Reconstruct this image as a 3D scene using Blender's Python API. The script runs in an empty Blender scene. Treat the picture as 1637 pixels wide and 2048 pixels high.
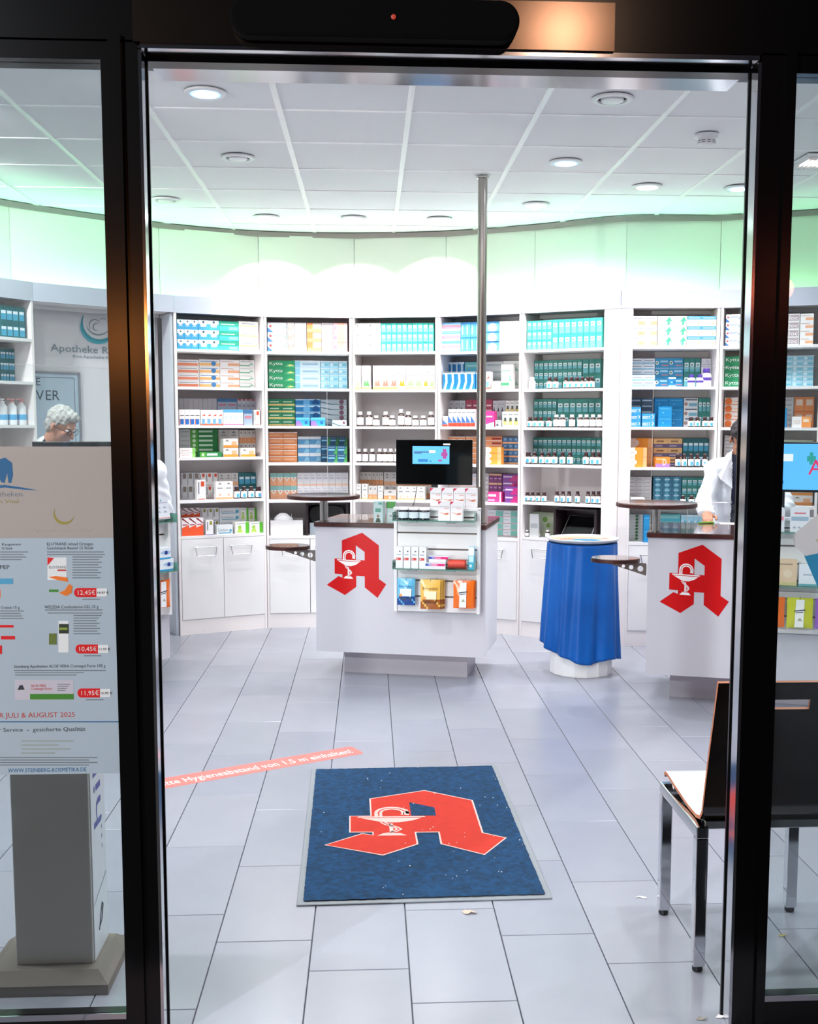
import bpy, bmesh, math, random
from mathutils import Vector, Matrix
import numpy as np

# ------------------------------------------------------------------ camera, world, exposure
sc = bpy.context.scene
COL = sc.collection
CAM_H = 1.6229
F_PX, PPX, PPY, PITCH, YAW, ROLL = 2219.05, 862.29, 1075.75, 0.1028, 0.0552, 0.0021
W_PX, H_PX = 1637.0, 2048.0
def cam_axes():
    cp, sp, cy, sy = math.cos(PITCH), math.sin(PITCH), math.cos(YAW), math.sin(YAW)
    f = Vector((sy*cp, cy*cp, -sp)); r = Vector((cy, -sy, 0)); u = r.cross(f)
    cr, sr = math.cos(ROLL), math.sin(ROLL)
    return r*cr+u*sr, u*cr-r*sr, f
CR, CU, CF = cam_axes()
cam_data = bpy.data.cameras.new('camera'); cam = bpy.data.objects.new('camera', cam_data); COL.objects.link(cam)
m = Matrix((CR, CU, -CF)).transposed().to_4x4(); m.translation = Vector((0, 0, CAM_H)); cam.matrix_world = m
cam_data.sensor_fit = 'HORIZONTAL'; cam_data.sensor_width = 36; cam_data.lens = F_PX/W_PX*36
cam_data.shift_x = (W_PX/2-PPX)/W_PX; cam_data.shift_y = (PPY-H_PX/2)/W_PX
cam_data.clip_start = 0.05; cam_data.clip_end = 100
sc.camera = cam
sc.view_settings.view_transform = 'Standard'; sc.view_settings.look = 'None'
sc.view_settings.gamma = 1; sc.view_settings.use_curve_mapping = False
sc.view_settings.exposure = 0.6
world = bpy.data.worlds.new('night'); sc.world = world; world.use_nodes = True
world.node_tree.nodes['Background'].inputs[0].default_value = (0.010, 0.012, 0.018, 1)
world.node_tree.nodes['Background'].inputs[1].default_value = 0.6

def ray(x, y):
    return CF + CR*((x-PPX)/F_PX) - CU*((y-PPY)/F_PX)
def at_z(x, y, z):
    d = ray(x, y); t = (z-CAM_H)/d.z; return Vector((d.x*t, d.y*t, z))
def at_y(x, y, Y):
    d = ray(x, y); t = Y/d.y; return Vector((d.x*t, Y, d.z*t+CAM_H))
def at_plane(x, y, P, n):
    d = ray(x, y); C0 = Vector((0, 0, CAM_H)); t = (Vector(P)-C0).dot(n)/d.dot(n); return C0+d*t

CEIL = 3.125
def lamp(name, typ, loc, energy, color=(1, 1, 1), aim=None, **kw):
    d = bpy.data.lights.new(name, typ); d.energy = energy; d.color = color
    for k, v in kw.items(): setattr(d, k, v)
    o = bpy.data.objects.new(name, d); COL.objects.link(o); o.location = loc
    if aim is not None:
        o.rotation_euler = Vector(aim).to_track_quat('-Z', 'Y').to_euler()
    o['category'] = 'light'; return o

# positions of the recessed ceiling lights (centres of ceiling tiles), name of their look
DOWNLIGHTS = [(-0.743, 5.29, 'blue'), (1.135, 6.53, 'blue'), (1.767, 7.15, 'white'), (1.15, 7.78, 'white'), (2.36, 7.15, 'blue'),
              (-0.748, 8.366, 'wash'), (-0.11, 8.363, 'wash'), (0.522, 8.361, 'wash'),
              (1.13, 5.27, 'off'), (-0.74, 6.53, 'off'), (-1.37, 7.77, 'off')]
# added spots out of view that fill the floor, shelves and logo recess
FILL_SPOTS = [(-0.11, 4.0, 0, 1, -.6, .2), (1.13, 4.0, .1, 1, -.6, .2), (-1.37, 4.0, -.1, 1, -.6, .4), (3.0, 4.6, -.1, 1, -.6, .4), (-1.99, 5.3, -.1, 1, -.6, .6), (-2.6, 6.5, .5, .9, -.7, 1.7), (3.4, 6.5, 0, 0, -1, .8),
               (-0.74, 3.375, 0, 0, -1, .95), (0.51, 3.375, 0, 0, -1, .95), (1.76, 3.375, 0, 0, -1, .95), (-1.99, 3.375, .3, 0, -1, 1.3), (-0.11, 4.6, 0, 0, -1, .6), (-2.6, 5.3, 0, 0, -1, 1), (2.38, 4.6, 0, 0, -1, .8), (3.0, 3.375, 0, 0, -1, 1), (-3.2, 3.375, 0, 0, -1, 1)]     # x, y, aim
P_FILL, P_DOWN, P_WASH = 58.0, 62.0, 25.0
for x, y, k in DOWNLIGHTS:
    if k == 'blue': lamp('ceiling_spot', 'SPOT', (x, y, CEIL-0.03), P_DOWN, (0.95, 0.94, 1), (0, 0, -1), spot_size=2.6, spot_blend=1, shadow_soft_size=0.06)
    if k == 'white': lamp('ceiling_spot', 'SPOT', (x, y, CEIL-0.03), P_DOWN, (1, 0.955, 0.965), (0, 0.1, -1), spot_size=2.6, spot_blend=1, shadow_soft_size=0.06)
    if k == 'wash': lamp('wall_washer', 'SPOT', (x, y, CEIL-0.03), P_WASH, (1, 0.98, 0.96), (0, 0.588, -0.809), spot_size=1.32, spot_blend=0.16, shadow_soft_size=0.02); lamp('ceiling_spot', 'SPOT', (x, y-.05, CEIL-0.03), 50, (1, .965, .965), (0, -.12, -1), spot_size=2.5, spot_blend=1, shadow_soft_size=0.06)

# ------------------------------------------------------------------ materials
def lin(h):
    h = h.lstrip('#'); v = [int(h[i:i+2], 16)/255 for i in (0, 2, 4)]
    return tuple(((c+0.055)/1.055)**2.4 if c > 0.04045 else c/12.92 for c in v)+(1,)
MATS = {}
def mat(name, color='#ffffff', rough=0.5, metal=0.0, spec=0.5, emit=None, es=1.0, bump=None, noise=None, trans=None, coat=0.0, paper=0.0):
    if name in MATS: return MATS[name]
    mt = bpy.data.materials.new(name); mt.use_nodes = True; nt = mt.node_tree; b = nt.nodes['Principled BSDF']
    b.inputs['Base Color'].default_value = lin(color); b.inputs['Roughness'].default_value = rough; b.inputs['Metallic'].default_value = metal
    b.inputs['Specular IOR Level'].default_value = spec; b.inputs['Coat Weight'].default_value = coat
    if emit: b.inputs['Emission Color'].default_value = lin(emit); b.inputs['Emission Strength'].default_value = es
    if bump or noise:
        tc = nt.nodes.new('ShaderNodeTexCoord'); nz = nt.nodes.new('ShaderNodeTexNoise'); nt.links.new(tc.outputs['Object'], nz.inputs['Vector'])
        nz.inputs['Detail'].default_value = 6
    if bump:
        nz.inputs['Scale'].default_value = bump[0]; bp = nt.nodes.new('ShaderNodeBump'); bp.inputs['Strength'].default_value = bump[1]; bp.inputs['Distance'].default_value = 0.01
        nt.links.new(nz.outputs['Fac'], bp.inputs['Height']); nt.links.new(bp.outputs['Normal'], b.inputs['Normal'])
    if noise:   # (scale, second colour)
        nz2 = nt.nodes.new('ShaderNodeTexNoise'); nz2.inputs['Scale'].default_value = noise[0]; nz2.inputs['Detail'].default_value = 5
        nt.links.new(tc.outputs['Object'], nz2.inputs['Vector'])
        mx = nt.nodes.new('ShaderNodeMix'); mx.data_type = 'RGBA'; mx.inputs[6].default_value = lin(color); mx.inputs[7].default_value = lin(noise[1])
        rp = nt.nodes.new('ShaderNodeValToRGB'); rp.color_ramp.elements[0].position = 0.35; rp.color_ramp.elements[1].position = 0.65
        nt.links.new(nz2.outputs['Fac'], rp.inputs[0]); nt.links.new(rp.outputs[0], mx.inputs[0]); nt.links.new(mx.outputs[2], b.inputs['Base Color'])
    if paper:   # thin sheet that lets light through
        tr = nt.nodes.new('ShaderNodeBsdfTranslucent'); tr.inputs[0].default_value = lin(color); ms = nt.nodes.new('ShaderNodeMixShader'); ms.inputs[0].default_value = paper
        out = nt.nodes['Material Output']; nt.links.new(b.outputs[0], ms.inputs[1]); nt.links.new(tr.outputs[0], ms.inputs[2]); nt.links.new(ms.outputs[0], out.inputs[0])
    MATS[name] = mt; return mt
def glass_mat(name, tint='#ffffff', refl=1.0, haze=0.0, rough=0.0):
    if name in MATS: return MATS[name]
    mt = bpy.data.materials.new(name); mt.use_nodes = True; nt = mt.node_tree; nt.nodes.clear()
    out = nt.nodes.new('ShaderNodeOutputMaterial'); t = nt.nodes.new('ShaderNodeBsdfTransparent'); g = nt.nodes.new('ShaderNodeBsdfGlossy'); fr = nt.nodes.new('ShaderNodeFresnel')
    t.inputs[0].default_value = lin(tint); g.inputs['Roughness'].default_value = rough; fr.inputs[0].default_value = 1.5
    mu = nt.nodes.new('ShaderNodeMath'); mu.operation = 'MULTIPLY'; mu.inputs[1].default_value = refl; nt.links.new(fr.outputs[0], mu.inputs[0])
    ms = nt.nodes.new('ShaderNodeMixShader'); nt.links.new(mu.outputs[0], ms.inputs[0]); nt.links.new(t.outputs[0], ms.inputs[1]); nt.links.new(g.outputs[0], ms.inputs[2])
    last = ms
    if haze:
        df = nt.nodes.new('ShaderNodeBsdfTranslucent'); df.inputs[0].default_value = (0.85, 0.92, 1, 1); m2 = nt.nodes.new('ShaderNodeMixShader'); m2.inputs[0].default_value = haze
        nt.links.new(ms.outputs[0], m2.inputs[1]); nt.links.new(df.outputs[0], m2.inputs[2]); last = m2
    nt.links.new(last.outputs[0], out.inputs[0]); MATS[name] = mt; return mt
def pr(hexcol):            # printed carton colour
    return mat('print_'+hexcol.strip('#'), hexcol, 0.45)

# ------------------------------------------------------------------ mesh builder
TEXT_CACHE = {}
SCRATCH = bpy.data.scenes.new('scratch')      # emptied and removed at the end
def evaluated_mesh(o):
    SCRATCH.collection.objects.link(o)
    with bpy.context.temp_override(scene=SCRATCH, view_layer=SCRATCH.view_layers[0]):
        dg = bpy.context.evaluated_depsgraph_get(); dg.update(); me = bpy.data.meshes.new_from_object(o.evaluated_get(dg))
    SCRATCH.collection.objects.unlink(o); return me
def text_mesh(s):
    if s in TEXT_CACHE: return TEXT_CACHE[s]
    cu = bpy.data.curves.new('t', 'FONT'); cu.body = s; cu.size = 1; cu.resolution_u = 2
    o = bpy.data.objects.new('t', cu); me = evaluated_mesh(o)
    vs = [tuple(v.co[:2]) for v in me.vertices]; fs = [tuple(p.vertices) for p in me.polygons]
    bpy.data.objects.remove(o); bpy.data.curves.remove(cu); bpy.data.meshes.remove(me)
    xs = [v[0] for v in vs]; ys = [v[1] for v in vs]
    TEXT_CACHE[s] = (vs, fs, min(xs), max(xs), min(ys), max(ys)); return TEXT_CACHE[s]
class MB:
    def __init__(s): s.v = []; s.f = []; s.m = []; s.mats = []
    def mi(s, mt):
        if mt not in s.mats: s.mats.append(mt)
        return s.mats.index(mt)
    def add(s, vs, fs, mt, M=None):
        o = len(s.v); i = s.mi(mt)
        s.v += [tuple(M @ Vector(v)) if M is not None else tuple(v) for v in vs]
        s.f += [tuple(o+k for k in f) for f in fs]; s.m += [i]*len(fs); return s
    def box(s, x0, x1, y0, y1, z0, z1, mt, M=None):
        vs = [(x, y, z) for z in (z0, z1) for y in (y0, y1) for x in (x0, x1)]
        return s.add(vs, [(0, 2, 3, 1), (4, 5, 7, 6), (0, 1, 5, 4), (2, 6, 7, 3), (0, 4, 6, 2), (1, 3, 7, 5)], mt, M)
    def prism(s, pts, z0, z1, mt, M=None):      # pts counter-clockwise in xy
        n = len(pts); vs = [(x, y, z0) for x, y in pts]+[(x, y, z1) for x, y in pts]
        fs = [tuple(range(n))[::-1], tuple(range(n, 2*n))]+[(i, (i+1) % n, n+(i+1) % n, n+i) for i in range(n)]
        return s.add(vs, fs, mt, M)
    def lathe(s, prof, mt, n=20, M=None, c=(0, 0)):   # prof: (r, z) upward
        vs = []; fs = []
        for r, z in prof:
            for k in range(n):
                a = 2*math.pi*k/n; vs.append((c[0]+r*math.cos(a), c[1]+r*math.sin(a), z))
        for j in range(len(prof)-1):
            for k in range(n):
                fs.append((j*n+k, j*n+(k+1) % n, (j+1)*n+(k+1) % n, (j+1)*n+k))
        fs.append(tuple(range(n))[::-1]); fs.append(tuple((len(prof)-1)*n+k for k in range(n)))
        return s.add(vs, fs, mt, M)
    def tube(s, pts, r, mt, n=8, M=None):
        pts = [Vector(p) for p in pts]; vs = []; fs = []; up = Vector((0, 0, 1))
        rs = r if isinstance(r, (list, tuple)) else [r]*len(pts)
        prev = None
        for i, p in enumerate(pts):
            t = (pts[min(i+1, len(pts)-1)]-pts[max(i-1, 0)]).normalized()
            a = t.orthogonal().normalized() if prev is None else (prev-t*prev.dot(t)).normalized()
            prev = a; b = t.cross(a)
            for k in range(n):
                an = 2*math.pi*k/n; vs.append(tuple(p+(a*math.cos(an)+b*math.sin(an))*rs[i]))
        for j in range(len(pts)-1):
            for k in range(n): fs.append((j*n+k, j*n+(k+1) % n, (j+1)*n+(k+1) % n, (j+1)*n+k))
        fs.append(tuple(range(n))[::-1]); fs.append(tuple((len(pts)-1)*n+k for k in range(n)))
        return s.add(vs, fs, mt, M)
    def poly(s, pts, mt, M=None): return s.add(pts, [tuple(range(len(pts)))], mt, M)
    def text(s, txt, o, u, v, h, mt, width=None, align='c'):
        """lettering in the plane of the unit vectors u, v; o is its middle (or left end), h the cap height"""
        vs, fs, x0, x1, y0, y1 = text_mesh(txt); cap = 0.70; k = h/cap; kx = k if width is None else width/(x1-x0)
        o, u, v = Vector(o), Vector(u), Vector(v); ox = (x0+x1)/2 if align == 'c' else x0; oy = 0.35
        return s.add([tuple(o+u*((x-ox)*kx)+v*((y-oy)*k)) for x, y in vs], fs, mt)
    def mesh(s, name, smooth=False):
        me = bpy.data.meshes.new(name); me.from_pydata(s.v, [], s.f)
        for mt in s.mats: me.materials.append(mt)
        me.polygons.foreach_set('material_index', s.m)
        if smooth:
            me.polygons.foreach_set('use_smooth', [True]*len(s.f))
            try: me.set_sharp_from_angle(angle=0.7)
            except Exception: pass
        me.update(); return me
    def build(s, name, parent=None, smooth=False, **kw): return link(name, s.mesh(name, smooth), parent, **kw)
def link(name, me, parent=None, label=None, cat=None, group=None, kind=None, loc=None, rz=None):
    o = bpy.data.objects.new(name, me); COL.objects.link(o)
    if parent: o.parent = parent
    if loc is not None: o.location = loc
    if rz is not None: o.rotation_euler = (0, 0, rz)
    if label: o['label'] = label
    if cat: o['category'] = cat
    if group: o['group'] = group
    if kind: o['kind'] = kind
    return o
def thing(name, label, cat, loc=(0, 0, 0), rz=0, group=None): return link(name, None, None, label, cat, group, None, loc, rz)
def bevel(o, w, seg=2):
    md = o.modifiers.new('bevel', 'BEVEL'); md.width = w; md.segments = seg; md.limit_method = 'ANGLE'; return o

WHITE = mat('white_laminate', '#f1eff0', 0.35); WHITE2 = mat('white_carcass', '#f6efee', 0.5)
STEEL = mat('brushed_steel', '#b8b6b4', 0.28, 1.0, bump=(60, 0.05)); CHROME = mat('chrome', '#d5d8dc', 0.08, 1.0)
MIRROR = mat('polished_steel_reveal', '#c9ccd2', 0.12, 1.0)
DARKWOOD = mat('dark_wood_edge', '#4a1d17', 0.35, noise=(14, '#30110e'))
TOPWOOD = mat('dark_countertop', '#5c3a34', 0.16, noise=(9, '#4a2c28'), coat=0.5)
BLACK = mat('black_plastic', '#08080a', 0.25); BLACKGLOSS = mat('black_screen', '#040506', 0.05, spec=0.7)
FRAME = mat('dark_door_frame', '#040405', 0.2, 0.0, spec=0.35); HEADER = mat('brushed_header_metal', '#6a5c52', 0.17, 1.0)
GLASSEDGE = mat('green_glass_edge', '#5d8f80', 0.15, spec=0.8)
GLASS = glass_mat('window_glass', '#f4f8f8', 1.0, 0.02); SHELFGLASS = glass_mat('shelf_glass', '#dcefe8', 0.7); ACRYL = glass_mat('acrylic', '#fdfefe', 0.45)
RED = mat('pharmacy_red', '#cc0006', 0.4, spec=.3)
GROUT = mat('grout', '#6f7278', 0.7)

# ------------------------------------------------------------------ floor, ceiling
random.seed(4)
TW, TL, TX0, TY0 = 0.3, 0.6, -0.4869, 3.3688
flo = MB().box(-4.2, 4.8, 2.55, 10.2, -0.06, -0.008, GROUT).build('floor', kind='structure')
tile_m = []
for k in range(4):
    mt = mat('grey_porcelain_%d' % k, ['#9c9fab', '#989ba8', '#9fa1ac', '#9a9da8'][k], 0.25, spec=0.55, noise=(2.2, ['#9598a4', '#9194a1', '#989aa5', '#9497a2'][k]), bump=(25, 0.02)); tile_m.append(mt)
def tile_mesh(w, l, mt):
    g = 0.0016; e = 0.0015
    return MB().add([(g, g, -.008), (w-g, g, -.008), (w-g, l-g, -.008), (g, l-g, -.008), (g, g, -e), (w-g, g, -e), (w-g, l-g, -e), (g, l-g, -e),
                    (g+e, g+e, 0), (w-g-e, g+e, 0), (w-g-e, l-g-e, 0), (g+e, l-g-e, 0)],
                   [(0, 1, 5, 4), (1, 2, 6, 5), (2, 3, 7, 6), (3, 0, 4, 7), (4, 5, 9, 8), (5, 6, 10, 9), (6, 7, 11, 10), (7, 4, 8, 11), (8, 9, 10, 11)], mt).mesh('tile')
tms = [tile_mesh(TW, TL, mt) for mt in tile_m]
rest = MB(); n_t = 0
for c in range(-12, 14):
    ph = (TY0 - 0.2*c) % TL
    y = 2.40 + ((ph-2.40) % TL) - TL
    while y < 9.6:
        x = TX0+c*TW
        if y > 2.2:
            if -9 <= c <= 10 and y < 9.1:
                link('tile', random.choice(tms), flo, loc=(x, y, 0)); n_t += 1
            else:
                rest.add([(x+.002, y+.002, 0), (x+TW-.002, y+.002, 0), (x+TW-.002, y+TL-.002, 0), (x+.002, y+TL-.002, 0)], [(0, 1, 2, 3)], tile_m[0])
        y += TL
rest.build('floor_edge_tiles', flo, kind='stuff')
CT = mat('ceiling_tile', '#f4f6f7', 0.85, bump=(140, 0.03)); CG = mat('ceiling_grid', '#ffffff', 0.35)
ceil = MB().box(-4.2, 4.8, 2.9, 10.2, CEIL+.03, CEIL+.08, CT).build('ceiling', kind='structure')
cx0, cy0 = -1.0533, 5.5672
cm = MB().box(.012, .613, .005, .620, 0, .02, CT).mesh('ceiling_tile')
gr = MB()
for i in range(-5, 9):
    x = cx0+.625*i; gr.box(x-.014, x+.014, 2.9, 9.6, CEIL-.003, CEIL+.01, CG)
    for j in range(-5, 7):
        y = cy0+.625*j
        if -4 <= i <= 4 or j > -3: link('ceiling_tile', cm, ceil, loc=(x, y, CEIL+.004))
for j in range(-4, 7):
    y = cy0+.625*j; gr.box(-4.2, 4.8, y-.006, y+.006, CEIL-.001, CEIL+.01, CG)
gr.build('ceiling_grid', ceil)

# ------------------------------------------------------------------ recessed ceiling lights
LB = mat('blue_lamp_glass', '#ffffff', 0.4, emit='#3f7dff', es=3); LW = mat('white_lamp_glass', '#ffffff', 0.4, emit='#ff9fd0', es=2.2); LC = mat('lamp_core', '#ffffff', 0.4, emit='#f4f8ff', es=26); LO = mat('unlit_lamp_glass', '#e8e8ec', 0.3)
WP = mat('white_plastic', '#ececee', 0.35)
LAB = {'blue': 'round recessed ceiling light glowing blue-white, ', 'white': 'round recessed ceiling light glowing pinkish white, ', 'wash': 'round recessed wall-washer light shining on the back wall, ', 'off': 'round unlit recessed white ceiling light, '}
WHERE = ['nearest the door, left', 'right of the steel pole', 'largest at right', 'nearest the blue cloth stand', 'beside the right door post',
         'leftmost of the three', 'middle of the three', 'rightmost of the three, beside the pole', 'nearest the door, right', 'left of middle', 'farthest left beside the green panels']
for (x, y, k), wh in zip(DOWNLIGHTS, WHERE):
    t = thing('ceiling_light', LAB[k]+wh, 'ceiling light', (x, y, CEIL-.003))
    MB().lathe([(.095, 0), (.092, -.008), (.07, -.010), (.066, 0.0)], WP, 28).build('trim_ring', t, True)
    if k == 'off':
        MB().lathe([(.055, -.0045), (.05, -.014), (.02, -.017)], WP, 24).build('cover', t, True)
        continue
    MB().lathe([(.066, -.004), (.066, -.0105), (.05, -.0115)], LB if k == 'blue' else LW, 24).build('glass_ring', t, True)
    MB().lathe([(.05, -.0116), (.048, -.0135), (.01, -.0135)], LC, 20).build('lamp_glass', t)
for x, y, ax_, ay_, az_, pw_ in FILL_SPOTS:
    lamp('ceiling_spot', 'SPOT', (x, y, CEIL-.03), P_FILL*pw_, (1, 0.975, 0.965) if ay_ > .9 else (.98, .995, 1), (ax_, ay_, az_), spot_size=2.6 if abs(ay_) < .9 else 2.1, spot_blend=1, shadow_soft_size=0.08)  # added fill light, unseen and without fixtures
t = thing('smoke_detector', 'white domed smoke detector on the ceiling at upper right', 'smoke detector', (1.76, 5.877, CEIL-.003))
MB().lathe([(.06, 0), (.06, -.014), (.05, -.02), (.044, -.03)], WP, 24).build('base', t, True)
MB().lathe([(.044, -.03), (.046, -.038), (.04, -.05), (.02, -.056)], WP, 24).build('dome', t, True)
sl = MB()
for k in range(10):
    a = k*math.pi/5; M = Matrix.Rotation(a, 4, 'Z'); sl.box(-.008, .008, -.0475, -.043, -.036, -.034, BLACK, M); sl.box(-.008, .008, -.0455, -.04, -.045, -.0435, BLACK, M)
sl.build('slots', t)
t = thing('louvre_light', 'long white louvred fluorescent ceiling light at the right edge', 'ceiling light', (2.75, 6.38, CEIL-.004))
MB().box(-.31, .31, -.15, .15, -.012, .0, WP).build('housing', t)
lv = MB()
for k in range(25): lv.box(-.3+k*.025-.001, -.3+k*.025+.001, -.13, .13, -.03, -.0125, WP)
lv.build('louvre', t)
MB().box(-.3, .3, -.05, .05, -.018, -.0165, mat('tube_glow', '#ffffff', emit='#ffe6d8', es=5)).build('lamp_tube', t)

# ------------------------------------------------------------------ facade with the sliding door
YF = 2.8
HB = 2.515
fa = MB()
hd = MB().box(-3.2, 3.6, YF, YF+.22, HB+.015, 3.3, FRAME).build('door_1', kind='structure', label='dark metal automatic door front with a wide black header')
MB().box(-.56, .60, YF-.015, YF, HB+.012, HB+.125, HEADER).build('header_lit_patch', hd, label='brushed metal header, cut to its warm lit patch')  # metal ends where the warm light patch ends; unlit rest is black
MB().box(-.545, .965, YF-.005, YF+.055, HB, HB+.012, MIRROR).build('header_reveal', hd)
MB().box(-.545, .965, YF+.055, YF+.11, HB-.012, HB+.012, FRAME).build('door_track', hd)
MB().box(-.545, .965, YF+.11, YF+.25, HB, HB+.012, MIRROR).build('header_reveal', hd)
for sx, x0, x1 in ((-1, -.641, -.552), (1, .972, 1.058)):
    MB().box(x0, x1, YF, YF+.066, 0, HB+.02, FRAME).build('door_post', hd)
    MB().box(x0+(.02 if sx < 0 else .06), x0+(.05 if sx < 0 else .085), YF-.012, YF, 0.001, HB+.03, FRAME).build('post_rib', hd)
    xe = x1 if sx < 0 else x0
    MB().box(min(xe, xe-sx*.008), max(xe, xe-sx*.008), YF+.001, YF+.058, .002, HB-.002, MIRROR).build('steel_edge', hd, label='polished steel inner edge')
    MB().box(min(xe, xe-sx*.012), max(xe, xe-sx*.012), YF+.058, YF+.066, .002, HB-.002, FRAME).build('gasket', hd)
for n, x0, x1 in ((1, -2.9, -.641), (2, 1.058, 3.3)):
    w = MB().box(x0, x1, YF+.03, YF+.036, .07, 2.488, GLASS).build('window_%d' % n, kind='structure')
    MB().box(x0, x1, YF, YF+.066, .0, .07, FRAME).build('bottom_rail', w)
    MB().box(x0, x1, YF-.004, YF-.001, .072, .088, MIRROR).build('sill_strip', w)
    MB().box(x0, x1, YF, YF+.066, 2.488, HB+.02, FRAME).build('top_rail', w)
    xe = x0-.08 if n == 1 else x1; MB().box(xe, xe+.08, YF, YF+.16, 0, HB+.02, FRAME).build('outer_post', w)
SB = mat('sensor_black', '#020203', 0.9, spec=.1)
t = thing('door_sensor', 'black capsule-shaped motion sensor on the door header', 'sensor', (.03, YF-.017, 2.577))
cap = [(-.33+.043*math.cos(a), .043*math.sin(a)) for a in [math.pi/2+math.pi*k/12 for k in range(13)]]+[(.33-.043*math.cos(a), .043*math.sin(a)) for a in [math.pi/2-math.pi*k/12+math.pi for k in range(13)]]
cap = [(-.31+.046*math.cos(math.pi/2+math.pi*k/12), .046*math.sin(math.pi/2+math.pi*k/12)) for k in range(13)]+[(.285+.046*math.cos(-math.pi/2+math.pi*k/12), .046*math.sin(-math.pi/2+math.pi*k/12)) for k in range(13)]
MR = Matrix.Rotation(math.pi/2, 4, 'X')
bevel(MB().prism(cap, 0, .05, SB, MR).build('housing', t), .008)
MB().lathe([(.006, 0), (.006, .002), (.003, .003)], mat('sensor_led', '#40100c', emit='#ff5030', es=.25), 10, Matrix.Translation((.03, -.051, .0)) @ MR).build('indicator_light', t)
# side walls and exterior ground
PAINT = mat('wall_paint', '#eeedee', 0.7)
MB().box(-4.2, -4.1, 2.9, 10.2, 0, CEIL+.03, PAINT).build('wall_left', kind='structure')
MB().box(4.7, 4.8, 2.9, 10.2, 0, CEIL+.03, PAINT).build('wall_right', kind='structure')
MB().box(-4.2, 4.8, 10.1, 10.2, 0, CEIL+.03, PAINT).build('wall_back', kind='structure')
fw = MB(); fw.box(-4.2, -2.98, YF, YF+.2, 0, 3.3, PAINT); fw.box(3.38, 4.8, YF, YF+.2, 0, 3.3, PAINT)
fw.build('wall_front', kind='structure')
MB().box(-6, 6, -5, YF-.2, -.12, -.02, mat('asphalt', '#1d1d20', 0.8, bump=(60, .3))).build('street', kind='structure')
# street lamps behind the photographer, whose warm light lies on the door frame; two added white lamps fill poster and column
LAMPW = mat('sodium_lamp', '#ffd0a0', emit='#ff7a22', es=26)
for i, (P, e, c, L) in enumerate((((-1.80, -2.7, 2.20), 30.0, (1, .33, .07), 'warm orange street lantern left behind the viewer'), ((1.20, -1.5, 4.02), 24, (1, .62, .42), 'warm street lamp above right behind the viewer'), ((3.3, -3.2, 2.7), 5, (1, .20, .10), 'dim reddish street lantern right behind the viewer'), ((-5.0, -3.2, 4.6), 1300, (.92, .96, 1), 'added tall white fill lamp left behind the viewer'), ((-6.5, -2.6, .95), 850, (1, .97, .93), 'added low white fill light left behind the viewer'))):
    t = thing('outdoor_lamp', L, 'street lamp', (P[0], P[1], -.02))
    MB().tube([(0, 0, 0), (0, 0, P[2]-.13)], .03, BLACK, 10).build('post', t)
    MB().lathe([(.02, P[2]-.13), (.11, P[2]-.10), (.11, P[2]-.095)], BLACK, 16).build('lantern_base', t)
    lamp('outdoor_glow', 'POINT', (P[0], P[1], P[2]+.0), e, c, shadow_soft_size=0.09)

# ------------------------------------------------------------------ the curved shelf wall
Q = [Vector(p) for p in ((-2.63, 7.18), (-2.27, 7.757), (-1.455, 8.48), (-.815, 8.77), (-.135, 8.81), (.53, 8.68), (1.142, 8.37), (1.79, 7.93), (2.49, 7.86), (3.13, 7.59), (3.68, 7.19))]
BACK = Vector((.33, 3.2))
def frame2(A, B):
    d = (B-A).normalized(); n = Vector((-d.y, d.x)); return d, n     # n points away from the shop
ZF0, ZF1 = 2.44, 2.565
DEP = .335
def normals(pts):
    out = []
    for i in range(len(pts)):
        a = frame2(pts[max(i-1, 0)], pts[max(i, 1)])[1]; b = frame2(pts[min(i, len(pts)-2)], pts[min(i+1, len(pts)-1)])[1]
        v = (a+b).normalized(); out.append(v/max(.6, v.dot(a)))
    return out
NQ = normals(Q)
Q2 = [q+n*.24 for q, n in zip(Q, NQ)]
FASC = mat('fascia_silver_white', '#c6cada', 0.22, spec=.6); PANEL = mat('upper_panel', '#d9e2d3', 0.5)
RAIL = mat('curved_rail', '#8f8583', 0.35, .3)
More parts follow.
